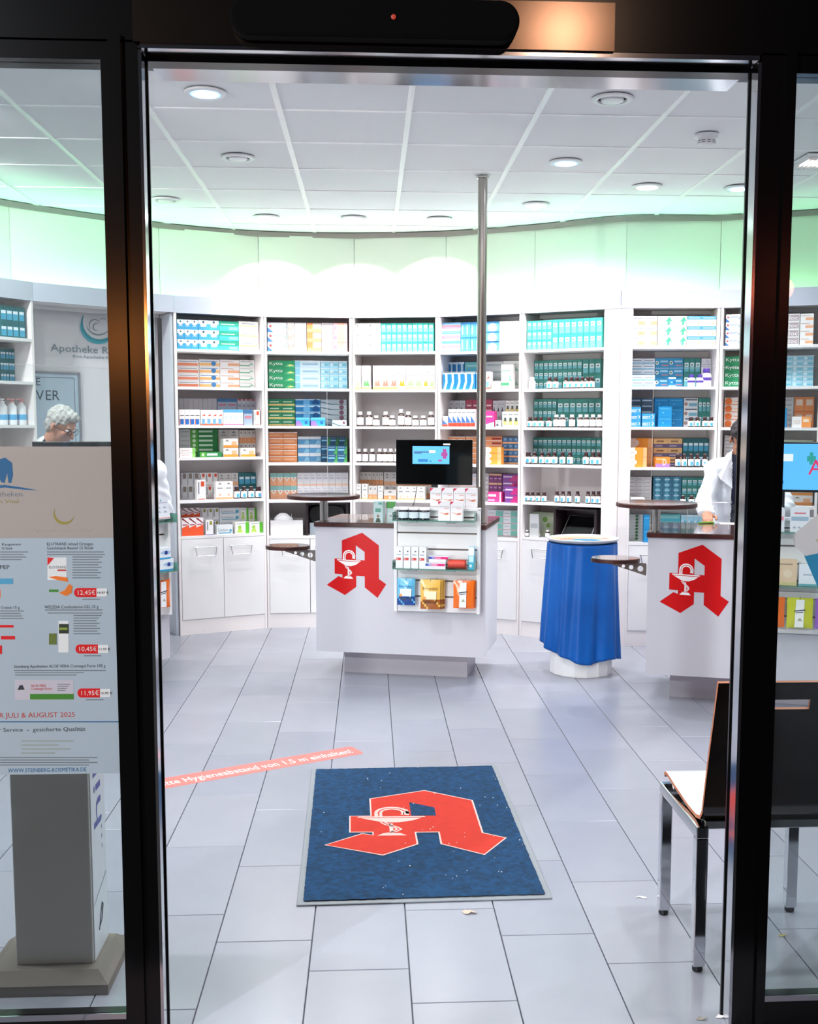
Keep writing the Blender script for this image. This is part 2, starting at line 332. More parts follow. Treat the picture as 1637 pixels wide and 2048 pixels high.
for i in range(len(Q)-1):
    A, B = Q[i], Q[i+1]; d, n = frame2(A, B); L = (B-A).length; rz = math.atan2(d.y, d.x)
    MB().box(.0015, L-.0015, -.004, .018, ZF0, ZF1, FASC).build('trim_%d' % (i+1), kind='structure', loc=(A.x, A.y, 0), rz=rz)
    A2, B2 = Q2[i], Q2[i+1]; d2, n2 = frame2(A2, B2); L2 = (B2-A2).length; r2 = math.atan2(d2.y, d2.x)
    w = MB().box(0, L2, .02, .05, 2.42, CEIL, PAINT).build('wall_curved' if i == 0 else 'wall_curved.%03d' % i, kind='structure', loc=(A2.x, A2.y, 0), rz=r2)
    MB().box(.0015, L2-.0015, 0, .018, ZF0+.02, CEIL-.03, PANEL).build('panel', w)
    # soffit board between fascia and panel
    MB().add([(A.x, A.y, ZF0+.005), (B.x, B.y, ZF0+.005), (B2.x, B2.y, ZF0+.005), (A2.x, A2.y, ZF0+.005), (A.x, A.y, ZF0+.02), (B.x, B.y, ZF0+.02), (B2.x, B2.y, ZF0+.02), (A2.x, A2.y, ZF0+.02)],
             [(0, 1, 2, 3), (7, 6, 5, 4), (0, 4, 5, 1), (1, 5, 6, 2), (2, 6, 7, 3), (3, 7, 4, 0)], WHITE2).build('soffit', kind='structure')
    g = {0: .9, 1: 1.2, 2: .35, 3: .03, 4: 0.02, 5: .22, 6: .7, 7: .7, 8: .5, 9: .6}[i]
    cc = (A+B)/2+n*.13; hue = (.26, 1, .48) if i < 3 else ((.28, 1, .66) if i in (6, 7) else (.35, 1, .45))
    o = lamp('led_strip', 'AREA', (cc.x, cc.y, ZF0+.03), 3.0*g*L, hue, None, shape='RECTANGLE', size=L*.9, size_y=.03)
    o.rotation_euler = (math.pi-.12, 0, rz)
pts = [q+n*.225 for q, n in zip(Q, NQ)]
def smooth_line(P, k=6):
    out = []
    for i in range(len(P)-1):
        p0, p1, p2, p3 = P[max(i-1, 0)], P[i], P[i+1], P[min(i+2, len(P)-1)]
        for j in range(k):
            t = j/k; out.append(.5*((2*p1)+(p2-p0)*t+(2*p0-5*p1+4*p2-p3)*t*t+(3*p1-p0-3*p2+p3)*t**3))
    return out+[P[-1]]
sp = smooth_line(pts); nn = normals(sp); rl = MB(); N = len(sp); vs = []
for p, n in zip(sp, nn):
    for s, z in ((-.012, CEIL-.04), (.012, CEIL-.04), (.012, CEIL-.002), (-.012, CEIL-.002)): q = p+n*s; vs.append((q.x, q.y, z))
fs = []
for i in range(N-1):
    for k in range(4): fs.append((i*4+k, i*4+(k+1) % 4, (i+1)*4+(k+1) % 4, (i+1)*4+k))
rl.add(vs, fs+[(0, 1, 2, 3)[::-1], tuple((N-1)*4+k for k in range(4))], RAIL).build('trim_20', kind='structure')

PLINTH = WHITE2
HND = mat('handle_chrome', '#c9c9cc', 0.18, 1.0)
BAYS = {}
BAYNAME = {0: 'far-left bay', 1: 'bay beside logo', 2: 'bay above tissues', 3: 'bay behind monitor', 4: 'bay behind pole', 5: 'bay behind blue stand', 6: 'bay beside pharmacist', 7: 'rightmost bay'}
ROWNAME = ['top shelf', 'second shelf', 'third shelf', 'fourth shelf', 'fifth shelf', 'bottom shelf']
# bay: segment index, left inset, right inset, x in the photo of its middle, y of the top edge of each board there
BSPEC = {0: (0, .02, .02, 30, [675, 762, 850, 930, 1003, 1075]),
         1: (2, .02, .02, 440, [700, 774.5, 851, 914.5, 999.5, 1070]),
         2: (3, .02, .02, 618, [703, 777, 852, 925.5, 1000, 1072]),
         3: (4, .02, .02, 790, [703, 779, 853, 926, 1000, 1074]),
         4: (5, .02, .02, 960, [702, 778.5, 853.5, 929, 1004, 1075]),
         5: (6, .02, .125, 1130, [697, 777, 855, 930, 1007, 1079]),
         6: (7, .088, .02, 1346, [692, 773, 854, 935, 1010, 1086]),
         7: (8, .02, .02, 1545, [690, 772.5, 855, 937, 1012, 1088])}
def wire_handle(x, z):
    h = MB()
    h.tube([(x-.085, 0, z), (x-.085, -.032, z-.004), (x-.072, -.036, z-.07)], .0035, HND, 6)
    h.tube([(x+.085, 0, z), (x+.085, -.032, z-.004), (x+.072, -.036, z-.07)], .0035, HND, 6)
    h.tube([(x-.09, -.034, z-.002), (x+.09, -.034, z-.002)], .0042, HND, 6); h.tube([(x-.072, -.036, z-.07), (x+.072, -.036, z-.07)], .0035, HND, 6)
    return h
for b, (si, li, ri, px, ys) in BSPEC.items():
    A, B = Q[si], Q[si+1]; d, n = frame2(A, B); L = (B-A).length; rz = math.atan2(d.y, d.x); n3 = Vector((n.x, n.y, 0))
    x0, x1 = li, L-ri
    def z_at(y, s=0.0): return at_plane(px, y, (A.x+n.x*s, A.y+n.y*s, 0), n3).z
    zs = [z_at(y) for y in ys]
    BAYS[b] = dict(A=A, d=d, n=n, n3=n3, L=L, rz=rz, x0=x0, x1=x1, zs=zs)
    t = thing('shelf_unit', 'tall white shelf unit with lower doors, '+BAYNAME[b], 'shelf', (A.x, A.y, 0), rz, 'white shelf units of the curved back wall')
    MB().box(x0-.018, x0, 0, DEP, .0, ZF0, WHITE2).build('side_panel', t)
    if li > .03: MB().box(.004, x0-.0185, 0, .02, .0, ZF0, WHITE2).build('filler_panel', t)
    MB().box(x1, x1+.018, 0, DEP, .0, ZF0, WHITE2).build('side_panel', t)
    if ri > .03: MB().box(x1+.0185, L-.002, 0, .02, 0, ZF0, WHITE2).build('filler_panel', t)
    MB().box(x0, x1, DEP-.012, DEP, .1, ZF0, WHITE2).build('back_panel', t)
    for z in zs: MB().box(x0, x1, .0, DEP-.012, z-.02, z, WHITE).build('shelf', t)
    MB().box(x0, x1, .004, .02, 0, .115, PLINTH).build('plinth', t)
    zt = zs[-1]-.023; w = (x1-x0)/2
    for k in (0, 1):
        a = x0+k*w+.002; e = x0+(k+1)*w-.002
        dr = MB().box(a, e, -.003, .015, .118, zt, WHITE).build('door', t)
        wire_handle((a+e)/2+(.02 if k == 0 else -.03), zt-.06).build('handle', dr, True)
# narrow end panel beside the logo wall, and the recess with the logo
A, B = Q[1], Q[2]; d, n = frame2(A, B); L = (B-A).length; rz = math.atan2(d.y, d.x); n3 = Vector((n.x, n.y, 0))
RD = .33
rec = MB(); RECW = mat('recess_wall', '#e6e3e6', 0.6)
rec.box(0.0, L+.06, RD, RD+.03, 0, ZF0, RECW)
rec.build('wall_recess', kind='structure', loc=(A.x, A.y, 0), rz=rz)
bp = mat('blue_white_panel', '#dfe8f2', 0.35)
pA, pB = Vector((-1.575, 8.70)), Vector((-1.476, 8.495)); dd = (pB-pA).normalized()
t = MB().box(0, (pB-pA).length, -.009, .009, 0, ZF0-.003, bp).build('end_panel', None, loc=(pA.x, pA.y, 0), rz=math.atan2(dd.y, dd.x), label='narrow bluish white end panel beside the first shelf unit', cat='panel')
def rp(x, y, s=RD):   # photo -> local coordinates on the recess wall
    P = at_plane(x, y, (A.x+n.x*s, A.y+n.y*s, 0), n3); v = P.xy-A; return v.dot(d), P.z
LG = thing('wall_logo', 'large teal crescent and wave logo with lettering on the recessed wall', 'logo', (A.x, A.y, 0), rz)
T1 = mat('logo_teal', '#2a9aa8', .4); T2 = mat('logo_light', '#3fb6cc', .4); TG = mat('logo_grey', '#7f9098', .4); TD = mat('logo_dark', '#7d9396', .4)
def P3(x, y, off=.004): u, z = rp(x, y); return (u, RD-off, z)
def crescent(mb, cx, cy, r1, a0, a1, th, mt, off=.004, n=28):
    vs = []
    for k in range(n+1):
        t_ = k/n; a = math.radians(a0+(a1-a0)*t_); w = th*math.sin(math.pi*t_)**.7+.2
        vs.append(P3(cx+(r1)*math.cos(a), cy-(r1)*math.sin(a), off)); vs.append(P3(cx+(r1-w)*math.cos(a), cy-(r1-w)*math.sin(a), off))
    return mb.add(vs, [(2*k, 2*k+2, 2*k+3, 2*k+1) for k in range(n)], mt)
lm = MB(); crescent(lm, 197, 649, 36, 145, 335, 7, T1); crescent(lm, 197, 650, 38, 175, 345, 4.5, T2, .006); crescent(lm, 197, 646, 25, 190, 330, 2.4, TD)
lm.build('crescent', LG)
lm = MB(); crescent(lm, 189, 650, 11.5, 20, 235, 1.5, TD); crescent(lm, 193, 654, 8, 60, 300, 2, TD); crescent(lm, 206, 645, 8.5, 20, 150, 1.2, TD); lm.build('wave', LG)
def wall_text(s, xa, xb, y, hpx, mt, par, name):
    u0, z0 = rp(xa, y); u1, z1 = rp(xb, y); zt = rp((xa+xb)/2, y-hpx)[1]; h = zt-rp((xa+xb)/2, y)[1]
    return MB().text(s, ((u0+u1)/2, RD-.004, z0+h/2), (1, 0, 0), (0, 0, 1), h, mt, width=u1-u0).build(name, par)
wall_text('Apotheke Rhein Vital', 101, 299, 702, 14, TG, LG, 'lettering')
wall_text('Ihre Apotheke für Vitalität', 146, 258, 715, 6, TG, LG, 'lettering')
# framed poster on the recess wall
ua, za = rp(40, 741); ub, zb = rp(158, 741); _, zc = rp(158, 905)
PT = thing('framed_poster', 'framed pale blue poster with dark serif lettering behind the white-haired man', 'poster', (A.x, A.y, 0), rz)
MB().box(ua, ub, RD-.012, RD-.002, zc, za, mat('poster_blue', '#c3d6e4', .3, spec=.6)).build('sheet', PT)
fm = mat('poster_frame', '#9a98a0', .4, .4)
f_ = MB()
for a in ((ua-.01, ua+.004, zc, za), (ub-.014, ub, zc, za), (ua, ub, za-.014, za), (ua, ub, zc, zc+.014)): f_.box(a[0], a[1], RD-.02, RD-.001, a[2], a[3], fm)
for a in ((ub-.048, ub-.044, zc+.04, za-.04), (ua, ub-.045, za-.044, za-.04)): f_.box(a[0], a[1], RD-.013, RD-.0125, a[2], a[3], mat('ink_grey', '#56606e', .5))
f_.build('frame', PT)
INK = mat('ink_dark', '#3b4654', .5)
def ptext(s, x, y, h):
    u, z = rp(x, y); h_ = rp(x, y-h)[1]-z; MB().text(s, (u, RD-.0135, z), (1, 0, 0), (0, 0, 1), h_, INK, align='l').build('lettering', PT)
ptext('E', 71, 763, 15); ptext('V', 70, 790, 20); ptext('ER', 90, 790, 20)

# ------------------------------------------------------------------ printed goods
# design: kind name, words, base colour, print marks in fractions of the front (x0, y0, x1, y1, colour), from the bottom up
def rows(n, col, x0=.12, x1=.88, y0=.15, y1=.85, th=.25):
    s = (y1-y0)/n; return [('r', x0, y0+s*(k+.5-th/2), x1-(.2 if k % 2 else 0), y0+s*(k+.5+th/2), col) for k in range(n)]
G = '#9aa2a8'
D = {
 'blue_shield': ('medicine_box', 'blue medicine box with white top', '#4aa8d8', [('r', 0, .62, 1, 1, '#f3f6f8'), ('c', .5, .64, .33, '#f3f6f8'), ('c', .5, .80, .12, '#4b5e70'), ('r', .2, .3, .8, .36, '#bfe2f2')]),
 'green_teal': ('medicine_box', 'green and teal medicine box', '#45c5cc', [('r', 0, .5, 1, 1, '#2f9f83'), ('r', .1, .62, .8, .72, '#bfe6dc'), ('r', .5, .1, .95, .4, '#8adfe6')]),
 'white_orangeband': ('medicine_box', 'white medicine box with orange band', '#f6f2ee', [('r', .05, .45, .95, .62, '#f0b98a'), ('r', .15, .72, .8, .8, G)]),
 'lab_red': ('medicine_box', 'white medicine box with red label', '#f4f2f2', [('r', 0, .12, .95, .5, '#f0906e'), ('r', .05, .68, .9, .76, '#8c98a8')]),
 'lab_orange': ('medicine_box', 'white medicine box with orange label', '#f4f2f2', [('r', 0, .12, 1, .5, '#f7c07a'), ('c', .7, .45, .12, '#4b86c2'), ('r', .05, .68, .9, .78, '#6a93c4')]),
 'lab_peach': ('medicine_box', 'white medicine box with peach label', '#f4f2f2', [('r', .4, .14, 1, .5, '#f5b48c'), ('r', .05, .68, .7, .76, '#c9a593')]),
 'lab_green': ('medicine_box', 'white medicine box with green stripe', '#f4f4f2', [('r', 0, .14, .7, .26, '#4fae7c'), ('p', [(.6, .3), (.8, .62), (.95, .3)], '#9fcfb4'), ('r', .05, .72, .8, .78, '#9fb5ab')]),
 'grey_lav': ('medicine_box', 'grey medicine box with purple foot', '#b9b7bd', [('r', .1, .05, .9, .25, '#8a6f92'), ('r', .15, .45, .85, .52, '#55565c')]),
 'blue_grey': ('medicine_box', 'grey-blue medicine box', '#9fb0c4', [('r', 0, .75, 1, 1, '#3f6f9c'), ('r', .1, .45, .9, .6, '#c47c8c')]),
 'tall_redcap': ('medicine_box', 'slim grey medicine box with red top', '#b8bac4', [('r', .2, .88, .8, 1, '#b8433f'), ('r', .2, .4, .8, .6, '#8d93a0')]),
 'tall_blue': ('medicine_box', 'slim white medicine box with blue foot', '#f4f0f0', [('r', .15, .05, .85, .4, '#2f6fc0'), ('r', .1, .6, .9, .64, '#333333'), ('r', 0, 0, .12, .4, '#e05a3a')]),
 'tall_redblue': ('medicine_box', 'slim white medicine box, red and blue foot', '#f6f0ee', [('r', .0, 0, 1, .12, '#f0623c'), ('r', .15, .08, .75, .42, '#7fb2dc'), ('p', [(.2, .6), (.8, .75), (.8, .62)], '#e8543a')]),
 'tall_pinkblue': ('medicine_box', 'medicine box, blue top, pink foot', '#f4f2f6', [('r', 0, .82, 1, 1, '#5fb0e4'), ('r', 0, .02, 1, .1, '#e87aa8'), ('r', .2, .4, .8, .6, '#cdd8e6')]),
 'white_lines': ('medicine_box', 'plain white medicine box with grey lettering', '#c9cbcc', [('r', .1, .4, .9, .6, '#a3a8ac')]),
 'green_stack': ('medicine_box', 'long green medicine box', '#2f8a4c', [('r', 0, 0, .25, 1, '#5cae3c'), ('r', .3, .3, .8, .75, '#d6ecd8'), ('c', .12, .5, .06, '#d6ecd8')]),
 'green_light': ('medicine_box', 'pale medicine box with light green end', '#f2eeee', [('r', .8, 0, 1, 1, '#8fd46a'), ('r', .1, .4, .6, .6, '#e4c4c0')]),
 'dove': ('homeopathic_box', 'grey-white homeopathic box', '#d4d0ce', [('p', [(.3, .75), (.5, .9), (.7, .75)], '#7a7e84'), ('r', .25, .55, .75, .62, '#8a8e94'), ('r', 0, 0, 1, .3, '#e8b088')]),
 'dove_orange': ('homeopathic_box', 'white homeopathic box with orange foot', '#f3efec', [('p', [(.1, .7), (.25, .88), (.4, .7)], '#8a8478'), ('r', 0, 0, 1, .28, '#f2993c'), ('r', .55, .3, .9, .7, '#f4b88c')]),
 'dove_small': ('homeopathic_box', 'small homeopathic box with orange foot', '#d8d2ce', [('p', [(.3, .75), (.5, .92), (.7, .75)], '#77797e'), ('r', 0, 0, 1, .42, '#e09a68'), ('c', .5, .22, .1, '#f4d8c4')]),
 'brownlabel': ('medicine_box', 'grey medicine box with brown label', '#c8c9cc', [('r', .3, .55, .85, .95, '#7d7468'), ('r', .05, .1, .2, .9, '#9a9da4')]),
 'redlabel': ('medicine_box', 'white medicine box with orange-red label', '#f0eeee', [('r', .45, .68, .85, .93, '#d8512c'), ('r', .12, .3, .26, .9, '#8d929c'), ('r', .1, .02, .9, .06, '#c86a5c')]),
 'peachfoot': ('medicine_box', 'slim white medicine box with peach foot', '#f4f1ee', [('r', 0, 0, 1, .12, '#f2b890'), ('c', .5, .25, .14, '#f0c0a4'), ('p', [(.3, .85), (.5, .95), (.7, .85)], '#8b8f94'), ('r', .2, .6, .8, .66, '#9a9ea4')]),
 'teal3': ('supplement_box', 'dark teal supplement box', '#2a6c72', [('r', .08, .1, .92, .7, '#4da8cc'), ('r', .12, .5, .88, .68, '#e6f2f6'), ('c', .5, .84, .09, '#0f3c40')]),
 'teal': ('supplement_box', 'dark teal supplement box', '#3a8a80', [('r', .12, .08, .88, .68, '#6fb8c4'), ('r', .15, .42, .85, .7, '#e2f2f2'), ('r', .3, .5, .7, .58, '#3a7a80')]),
 'tealw': ('supplement_box', 'light teal supplement box', '#46c4b4', [('r', .12, .05, .88, .5, '#7fdcd8'), ('r', .15, .5, .8, .78, '#f0faf8'), ('r', .25, .6, .6, .66, '#3f8f88')]),
 'redorange': ('medicine_box', 'white-orange medicine box, diagonal stripe', '#f4eeee', [('p', [(0, 0), (1, 0), (1, .62), (0, .45)], '#f2582a'), ('p', [(0, .95), (0, 1), (.2, 1), (1, .72), (1, .66)], '#8c2a3c'), ('r', .1, .6, .8, .66, '#b0506a')]),
 'olive': ('medicine_box', 'slim white medicine box with olive label', '#eeedee', [('r', .5, .68, .85, .93, '#a09a3a'), ('r', .15, .3, .28, .88, '#7f838c'), ('r', 0, 0, 1, .04, '#8870b0')]),
 'soledum': ('medicine_box', 'white medicine box lettered in grey', '#e9edf0', [('t', 'Soledum', .06, .5, .62, .34, '#8b98a0'), ('r', .1, .08, .9, .2, '#5fa6c4'), ('c', .86, .4, .09, '#5fa6c4')]),
 'greenman': ('medicine_box', 'white medicine box with green figure', '#f2f2ee', [('r', .76, 0, 1, 1, '#5fc22e'), ('c', .32, .55, .14, '#a8cc58'), ('p', [(.1, .08), (.56, .08), (.45, .42), (.22, .42)], '#b8d860'), ('r', .1, .86, .7, .9, G)]),
 'swirl': ('medicine_box', 'white medicine box with blue swoosh', '#f2f3f6', [('p', [(0, 0), (.3, 0), (0, .5)], '#3f74b8'), ('c', .15, .62, .07, '#b8484c'), ('r', .25, .6, .85, .72, '#8fa8cc'), ('c', .93, .5, .06, '#7fa4cc')]),
 'bi': ('medicine_box', 'salmon medicine box lettered b!', '#f4ece8', [('t', 'b!', .08, .5, .8, .6, '#d8785c')]),
 'greytext': ('medicine_box', 'white medicine box with grey print', '#ece9e8', [('r', .1, .3, .7, .5, '#c2bcba'), ('r', .1, .62, .5, .7, '#b8b2b0')]),
 'orangegrey': ('medicine_box', 'orange and grey medicine box', '#c9bdb8', [('r', 0, .4, .4, 1, '#f08a52'), ('r', 0, 0, 1, .4, '#f39c78')]),
 'doc': ('ointment_box', 'white ointment box lettered doc', '#f4f2f2', [('r', .05, .1, .95, .9, '#b4a2a8'), ('t', 'doc', .12, .5, .76, .52, '#ffffff')]),
 'pinkorange': ('medicine_box', 'pink and orange medicine box', '#ecb8c4', [('r', .3, 0, .8, 1, '#f2a894'), ('r', .84, 0, .95, 1, '#e4b4a8'), ('r', .05, .3, .25, .7, '#d88cb0')]),
 'kytta': ('ointment_box', 'green ointment box lettered Kytta', '#2fa06c', [('t', 'Kytta', .04, .6, .5, .46, '#ffffff'), ('p', [(.6, .1), (.75, .55), (1, .4), (1, .05)], '#5cc088'), ('p', [(.72, .2), (.84, .5), (.98, .3)], '#f4e68c')]),
 'ltblue': ('medicine_box', 'pale blue medicine box', '#d4ecf6', [('r', 0, 0, .2, 1, '#8fd4ec'), ('r', .3, .35, .9, .6, '#a4cbe4'), ('r', 0, .92, 1, 1, '#f4fafc')]),
 'ltblue2': ('medicine_box', 'sky blue medicine box', '#a6dcee', [('c', .25, .5, .16, '#d8f0f8'), ('r', .45, .3, .9, .55, '#74c2dc'), ('r', 0, .9, 1, 1, '#eef8fc')]),
 'greenyellow': ('medicine_box', 'green medicine box with yellow stripe', '#2a8a5e', [('r', 0, 0, 1, .28, '#f0d488'), ('r', .1, .5, .8, .68, '#bfe0c8')]),
 'bluebox': ('medicine_box', 'blue medicine box', '#2c86bc', [('r', 0, .82, 1, 1, '#dcecf6'), ('c', .45, .45, .14, '#7cc4ec'), ('c', .82, .45, .14, '#1c5c94'), ('r', 0, 0, 1, .14, '#9ccbe6')]),
 'purpleblue': ('medicine_box', 'purple and blue medicine box', '#3fa6dc', [('p', [(0, 0), (.5, 0), (.3, .6), (0, .6)], '#9878c8'), ('r', 0, .75, 1, 1, '#66c0e8'), ('c', .75, .4, .12, '#2b6cac')]),
 'swooshdot': ('medicine_box', 'grey-white medicine box with dark dot', '#c4ccd0', [('p', [(0, 1), (0, .6), (.45, .15), (1, .05), (1, 0), (.4, 0), (0, .4)], '#5c7c88'), ('c', .8, .55, .09, '#84586c')]),
 'orangestack': ('medicine_box', 'orange medicine box', '#f0a06c', [('r', 0, .85, 1, 1, '#f6ece6'), ('r', .1, .4, .8, .55, '#f8c8a4'), ('r', 0, 0, 1, .1, '#d87844')]),
 'wave3': ('medicine_box', 'white medicine box with blue wave', '#e4eaf0', [('r', 0, .05, 1, .68, '#5c9cc8'), ('p', [(.5, .1), (.7, .6), (1, .5), (1, .1)], '#8cc4e0')]),
 'bluegreen': ('medicine_box', 'dark blue and green medicine box', '#2c5c80', [('p', [(.6, 0), (.9, 1), (1, 1), (1, 0)], '#4c9c58'), ('r', .05, .45, .7, .62, '#8ccce8'), ('r', .05, .8, .7, .9, '#7c94b0')]),
 'tealorange': ('medicine_box', 'teal and peach medicine box', '#f4b48c', [('r', 0, .66, 1, 1, '#8cc0bc'), ('p', [(0, .66), (.5, .3), (1, .66)], '#f6f0ea'), ('c', .5, .55, .12, '#e88c5c')]),
 'pale': ('medicine_box', 'pale white medicine box', '#e9e9ee', [('r', .1, .55, .8, .62, '#b8bcc8'), ('r', 0, 0, 1, .14, '#f4cab0'), ('r', .1, .75, .6, .8, '#c4c8d0')]),
 'tan': ('medicine_box', 'white medicine box with tan stripe', '#f6f2ec', [('r', 0, 0, 1, .22, '#eed4b4'), ('c', .16, .72, .06, '#6c8c7c'), ('r', .3, .68, .85, .74, '#b4b8b4')]),
 'pinkblue': ('medicine_box', 'pink and blue striped medicine box', '#bcdcf0', [('r', 0, .35, 1, .72, '#ee98ac'), ('r', 0, 0, 1, .14, '#7cb8e0'), ('r', 0, .86, 1, 1, '#6cb0dc')]),
 'bluetall': ('medicine_box', 'bright blue medicine box', '#5cb4e2', [('r', .2, .15, .5, .8, '#a4daf2'), ('r', 0, .9, 1, 1, '#2f88c4')]),
 'bluewave': ('medicine_box', 'blue medicine box with pale wave', '#6cb4e0', [('c', .5, .35, .34, '#b8def2'), ('r', 0, .85, 1, 1, '#2c78b4')]),
 'smalltext': ('medicine_box', 'small white medicine box with grey print', '#ececf2', [('r', .15, .35, .85, .42, '#a8aab8'), ('c', .3, .7, .1, '#b8bac8'), ('r', .1, .1, .9, .16, '#c8cad8')]),
 'tealblue': ('medicine_box', 'teal medicine box', '#2c8ca0', [('c', .6, .4, .3, '#7cc8dc'), ('r', .1, .1, .35, .8, '#d8eef4')]),
 'brushblue': ('toothpaste_box', 'blue box with white swirl', '#1f86c4', [('p', [(.1, 0), (.45, .5), (.35, 1), (.7, 1), (.75, .4), (.45, 0)], '#d8f0fa'), ('r', 0, .92, 1, 1, '#e8f4fa')]),
 'redwhite': ('medicine_box', 'white medicine box, blue tip, red foot', '#f2f0f2', [('r', 0, 0, 1, .2, '#e4452e'), ('p', [(0, .22), (1, .22), (0, .62)], '#4c7cc4'), ('r', .1, .8, .9, .84, '#9a9ea8')]),
 'maroon': ('medicine_box', 'maroon medicine box', '#a83c58', [('r', 0, 0, 1, .25, '#d8a0ac'), ('r', .15, .5, .85, .62, '#e8c8d0')]),
 'magenta': ('medicine_box', 'magenta medicine box', '#ec3c94', [('r', .1, .6, .8, .7, '#f8c4dc'), ('p', [(0, 0), (1, 0), (1, .3), (0, .14)], '#f6eef2')]),
 'yellowdark': ('medicine_box', 'white medicine box, yellow and dark label', '#eeeeec', [('r', .15, .1, .85, .45, '#e8d47c'), ('r', .3, .35, .75, .6, '#4c5c54'), ('r', .15, .78, .85, .84, G)]),
 'darktip': ('medicine_box', 'grey medicine box with dark tip', '#c4c6cc', [('p', [(.1, .15), (.6, .15), (.35, .55)], '#39404c'), ('r', .2, .7, .8, .76, '#8a8e98')]),
 'orangemaroon': ('medicine_box', 'orange medicine box with maroon bar', '#f4a070', [('r', .42, .3, .96, .75, '#a83428'), ('r', 0, 0, 1, .14, '#f8e4d8')]),
 'blueorange': ('medicine_box', 'dark blue medicine box with orange foot', '#3c6c9c', [('r', 0, 0, 1, .25, '#f0b07c'), ('c', .5, .65, .22, '#7ca8cc')]),
 'purple': ('medicine_box', 'purple medicine box', '#7c3c74', [('r', 0, .8, 1, 1, '#e0b88c'), ('r', .2, .4, .8, .55, '#b890b8')]),
 'magpurple': ('medicine_box', 'magenta and purple medicine box', '#84469c', [('p', [(.4, 0), (1, 0), (1, .9), (.7, .9)], '#cc2c84'), ('r', .05, .55, .6, .75, '#e8d4f0')]),
 'pinkwhite': ('medicine_box', 'pink and white medicine box', '#e83c90', [('r', .05, .55, .6, .78, '#ffffff'), ('r', .86, 0, .95, 1, '#ffffff'), ('r', 0, .1, .5, .3, '#f8a8c8')]),
 'whiteteal': ('medicine_box', 'white and teal medicine box', '#ececf0', [('r', .5, .1, 1, .95, '#84c8bc'), ('r', .05, .5, .42, .62, '#b8c0d0'), ('r', 0, 0, 1, .06, '#d0788c')]),
 'lab_or2': ('medicine_box', 'white medicine box with salmon patch', '#f0eef2', [('r', .45, .1, 1, .5, '#f8bc98'), ('r', .05, .75, .8, .82, '#a8acc0')]),
 'greenarrow': ('medicine_box', 'white medicine box with green arrow', '#eef0f2', [('p', [(.5, .4), (.8, .95), (1, .5), (.85, .5), (.8, .1), (.65, .1), (.68, .45)], '#58bc9c'), ('r', .05, .78, .45, .86, '#a0b8c0'), ('r', .05, 0, .4, .08, '#a8d8cc')]),
 'blueyellow': ('medicine_box', 'blue and cream striped medicine box', '#f6f2dc', [('r', 0, .66, 1, 1, '#48a8d4'), ('r', .1, .78, .9, .86, '#c8e8f4'), ('c', .8, .25, .05, '#e8b860')]),
 'bluelines': ('medicine_box', 'white medicine box with blue lines', '#e8eef4', [('r', 0, 0, 1, .35, '#9cc8dc'), ('r', .1, .55, .9, .7, '#8894a8')]),
 'flower': ('medicine_box', 'blue medicine box with flower', '#3c94c0', [('c', .12, .5, .14, '#d8e4dc'), ('c', .12, .5, .06, '#4c6c5c'), ('r', .35, .55, .9, .75, '#a8d4e8'), ('r', .45, .2, .95, .3, '#d88c8c')]),
 'darkwhite': ('medicine_box', 'slate medicine box with white lettering', '#4c6474', [('r', .05, .45, .9, .7, '#c8d4dc')]),
 'biest': ('medicine_box', 'blue medicine box lettered BIEST', '#3fa2dc', [('t', 'BIEST', .06, .42, .6, .42, '#ffffff'), ('c', .78, .5, .14, '#f2f8fc'), ('c', .74, .5, .11, '#3fa2dc')]),
 'plainblue': ('medicine_box', 'plain bright blue medicine box', '#1f90cc', [('r', .1, .75, .9, .8, '#6cc4e8'), ('c', .35, .4, .05, '#7ccff0')]),
 'woman': ('medicine_box', 'white medicine box with small portrait', '#e8e8ea', [('c', .15, .4, .13, '#b08c84'), ('r', .35, .15, .95, .5, '#7cb8c8'), ('r', .1, .78, .95, .92, '#5c6470')]),
 'bigorange': ('medicine_box', 'large orange and white medicine box', '#f7a23c', [('r', 0, 0, .28, 1, '#f6f0ec'), ('c', .28, .5, .13, '#f6f0ec'), ('r', .78, 0, 1, 1, '#f0bc84'), ('r', .04, .5, .24, .54, '#d8a890')]),
 'tanpurple': ('medicine_box', 'tan and purple medicine box', '#ecc48c', [('r', 0, 0, 1, .42, '#6c648c'), ('r', .2, .6, .7, .8, '#a07c5c'), ('r', .1, .14, .6, .28, '#b8b0c8')]),
 'dbox': ('vitamin_box', 'orange vitamin box lettered D', '#f4983c', [('r', 0, 0, 1, .35, '#b884c4'), ('t', 'D', .5, .5, .26, .6, '#ffffff'), ('r', .05, .75, .7, .85, '#f8d8a8')]),
 'lines2': ('medicine_box', 'flat white medicine box', '#d6d4d4', [('r', .05, .35, .85, .65, '#b0aeb2')]),
 'roundblue': ('medicine_box', 'slate blue medicine box with oval', '#3c7c98', [('c', .45, .5, .26, '#6cb4cc'), ('r', .2, .42, .75, .58, '#d8ecf4')]),
 'leaf': ('medicine_box', 'flat white medicine box with green leaf', '#d8dcd8', [('c', .82, .5, .13, '#3f7c4c'), ('r', .1, .4, .6, .5, '#b4b8b4')]),
 'aqua': ('medicine_box', 'aqua medicine box', '#6cc0c0', [('r', 0, 0, 1, .3, '#4cb4cc'), ('r', .1, .5, .9, .7, '#a4d8d4')]),
 'orangewhite': ('medicine_box', 'white medicine box with orange figure', '#f0e8e4', [('c', .15, .5, .13, '#f07c3c'), ('r', .35, .4, .95, .55, '#f4b898'), ('r', 0, 0, 1, .12, '#f09c6c')]),
 'orangebig2': ('medicine_box', 'orange medicine box with white window', '#f09048', [('r', .2, .45, .85, .85, '#f8dcc4'), ('r', 0, 0, 1, .08, '#d86c24')]),
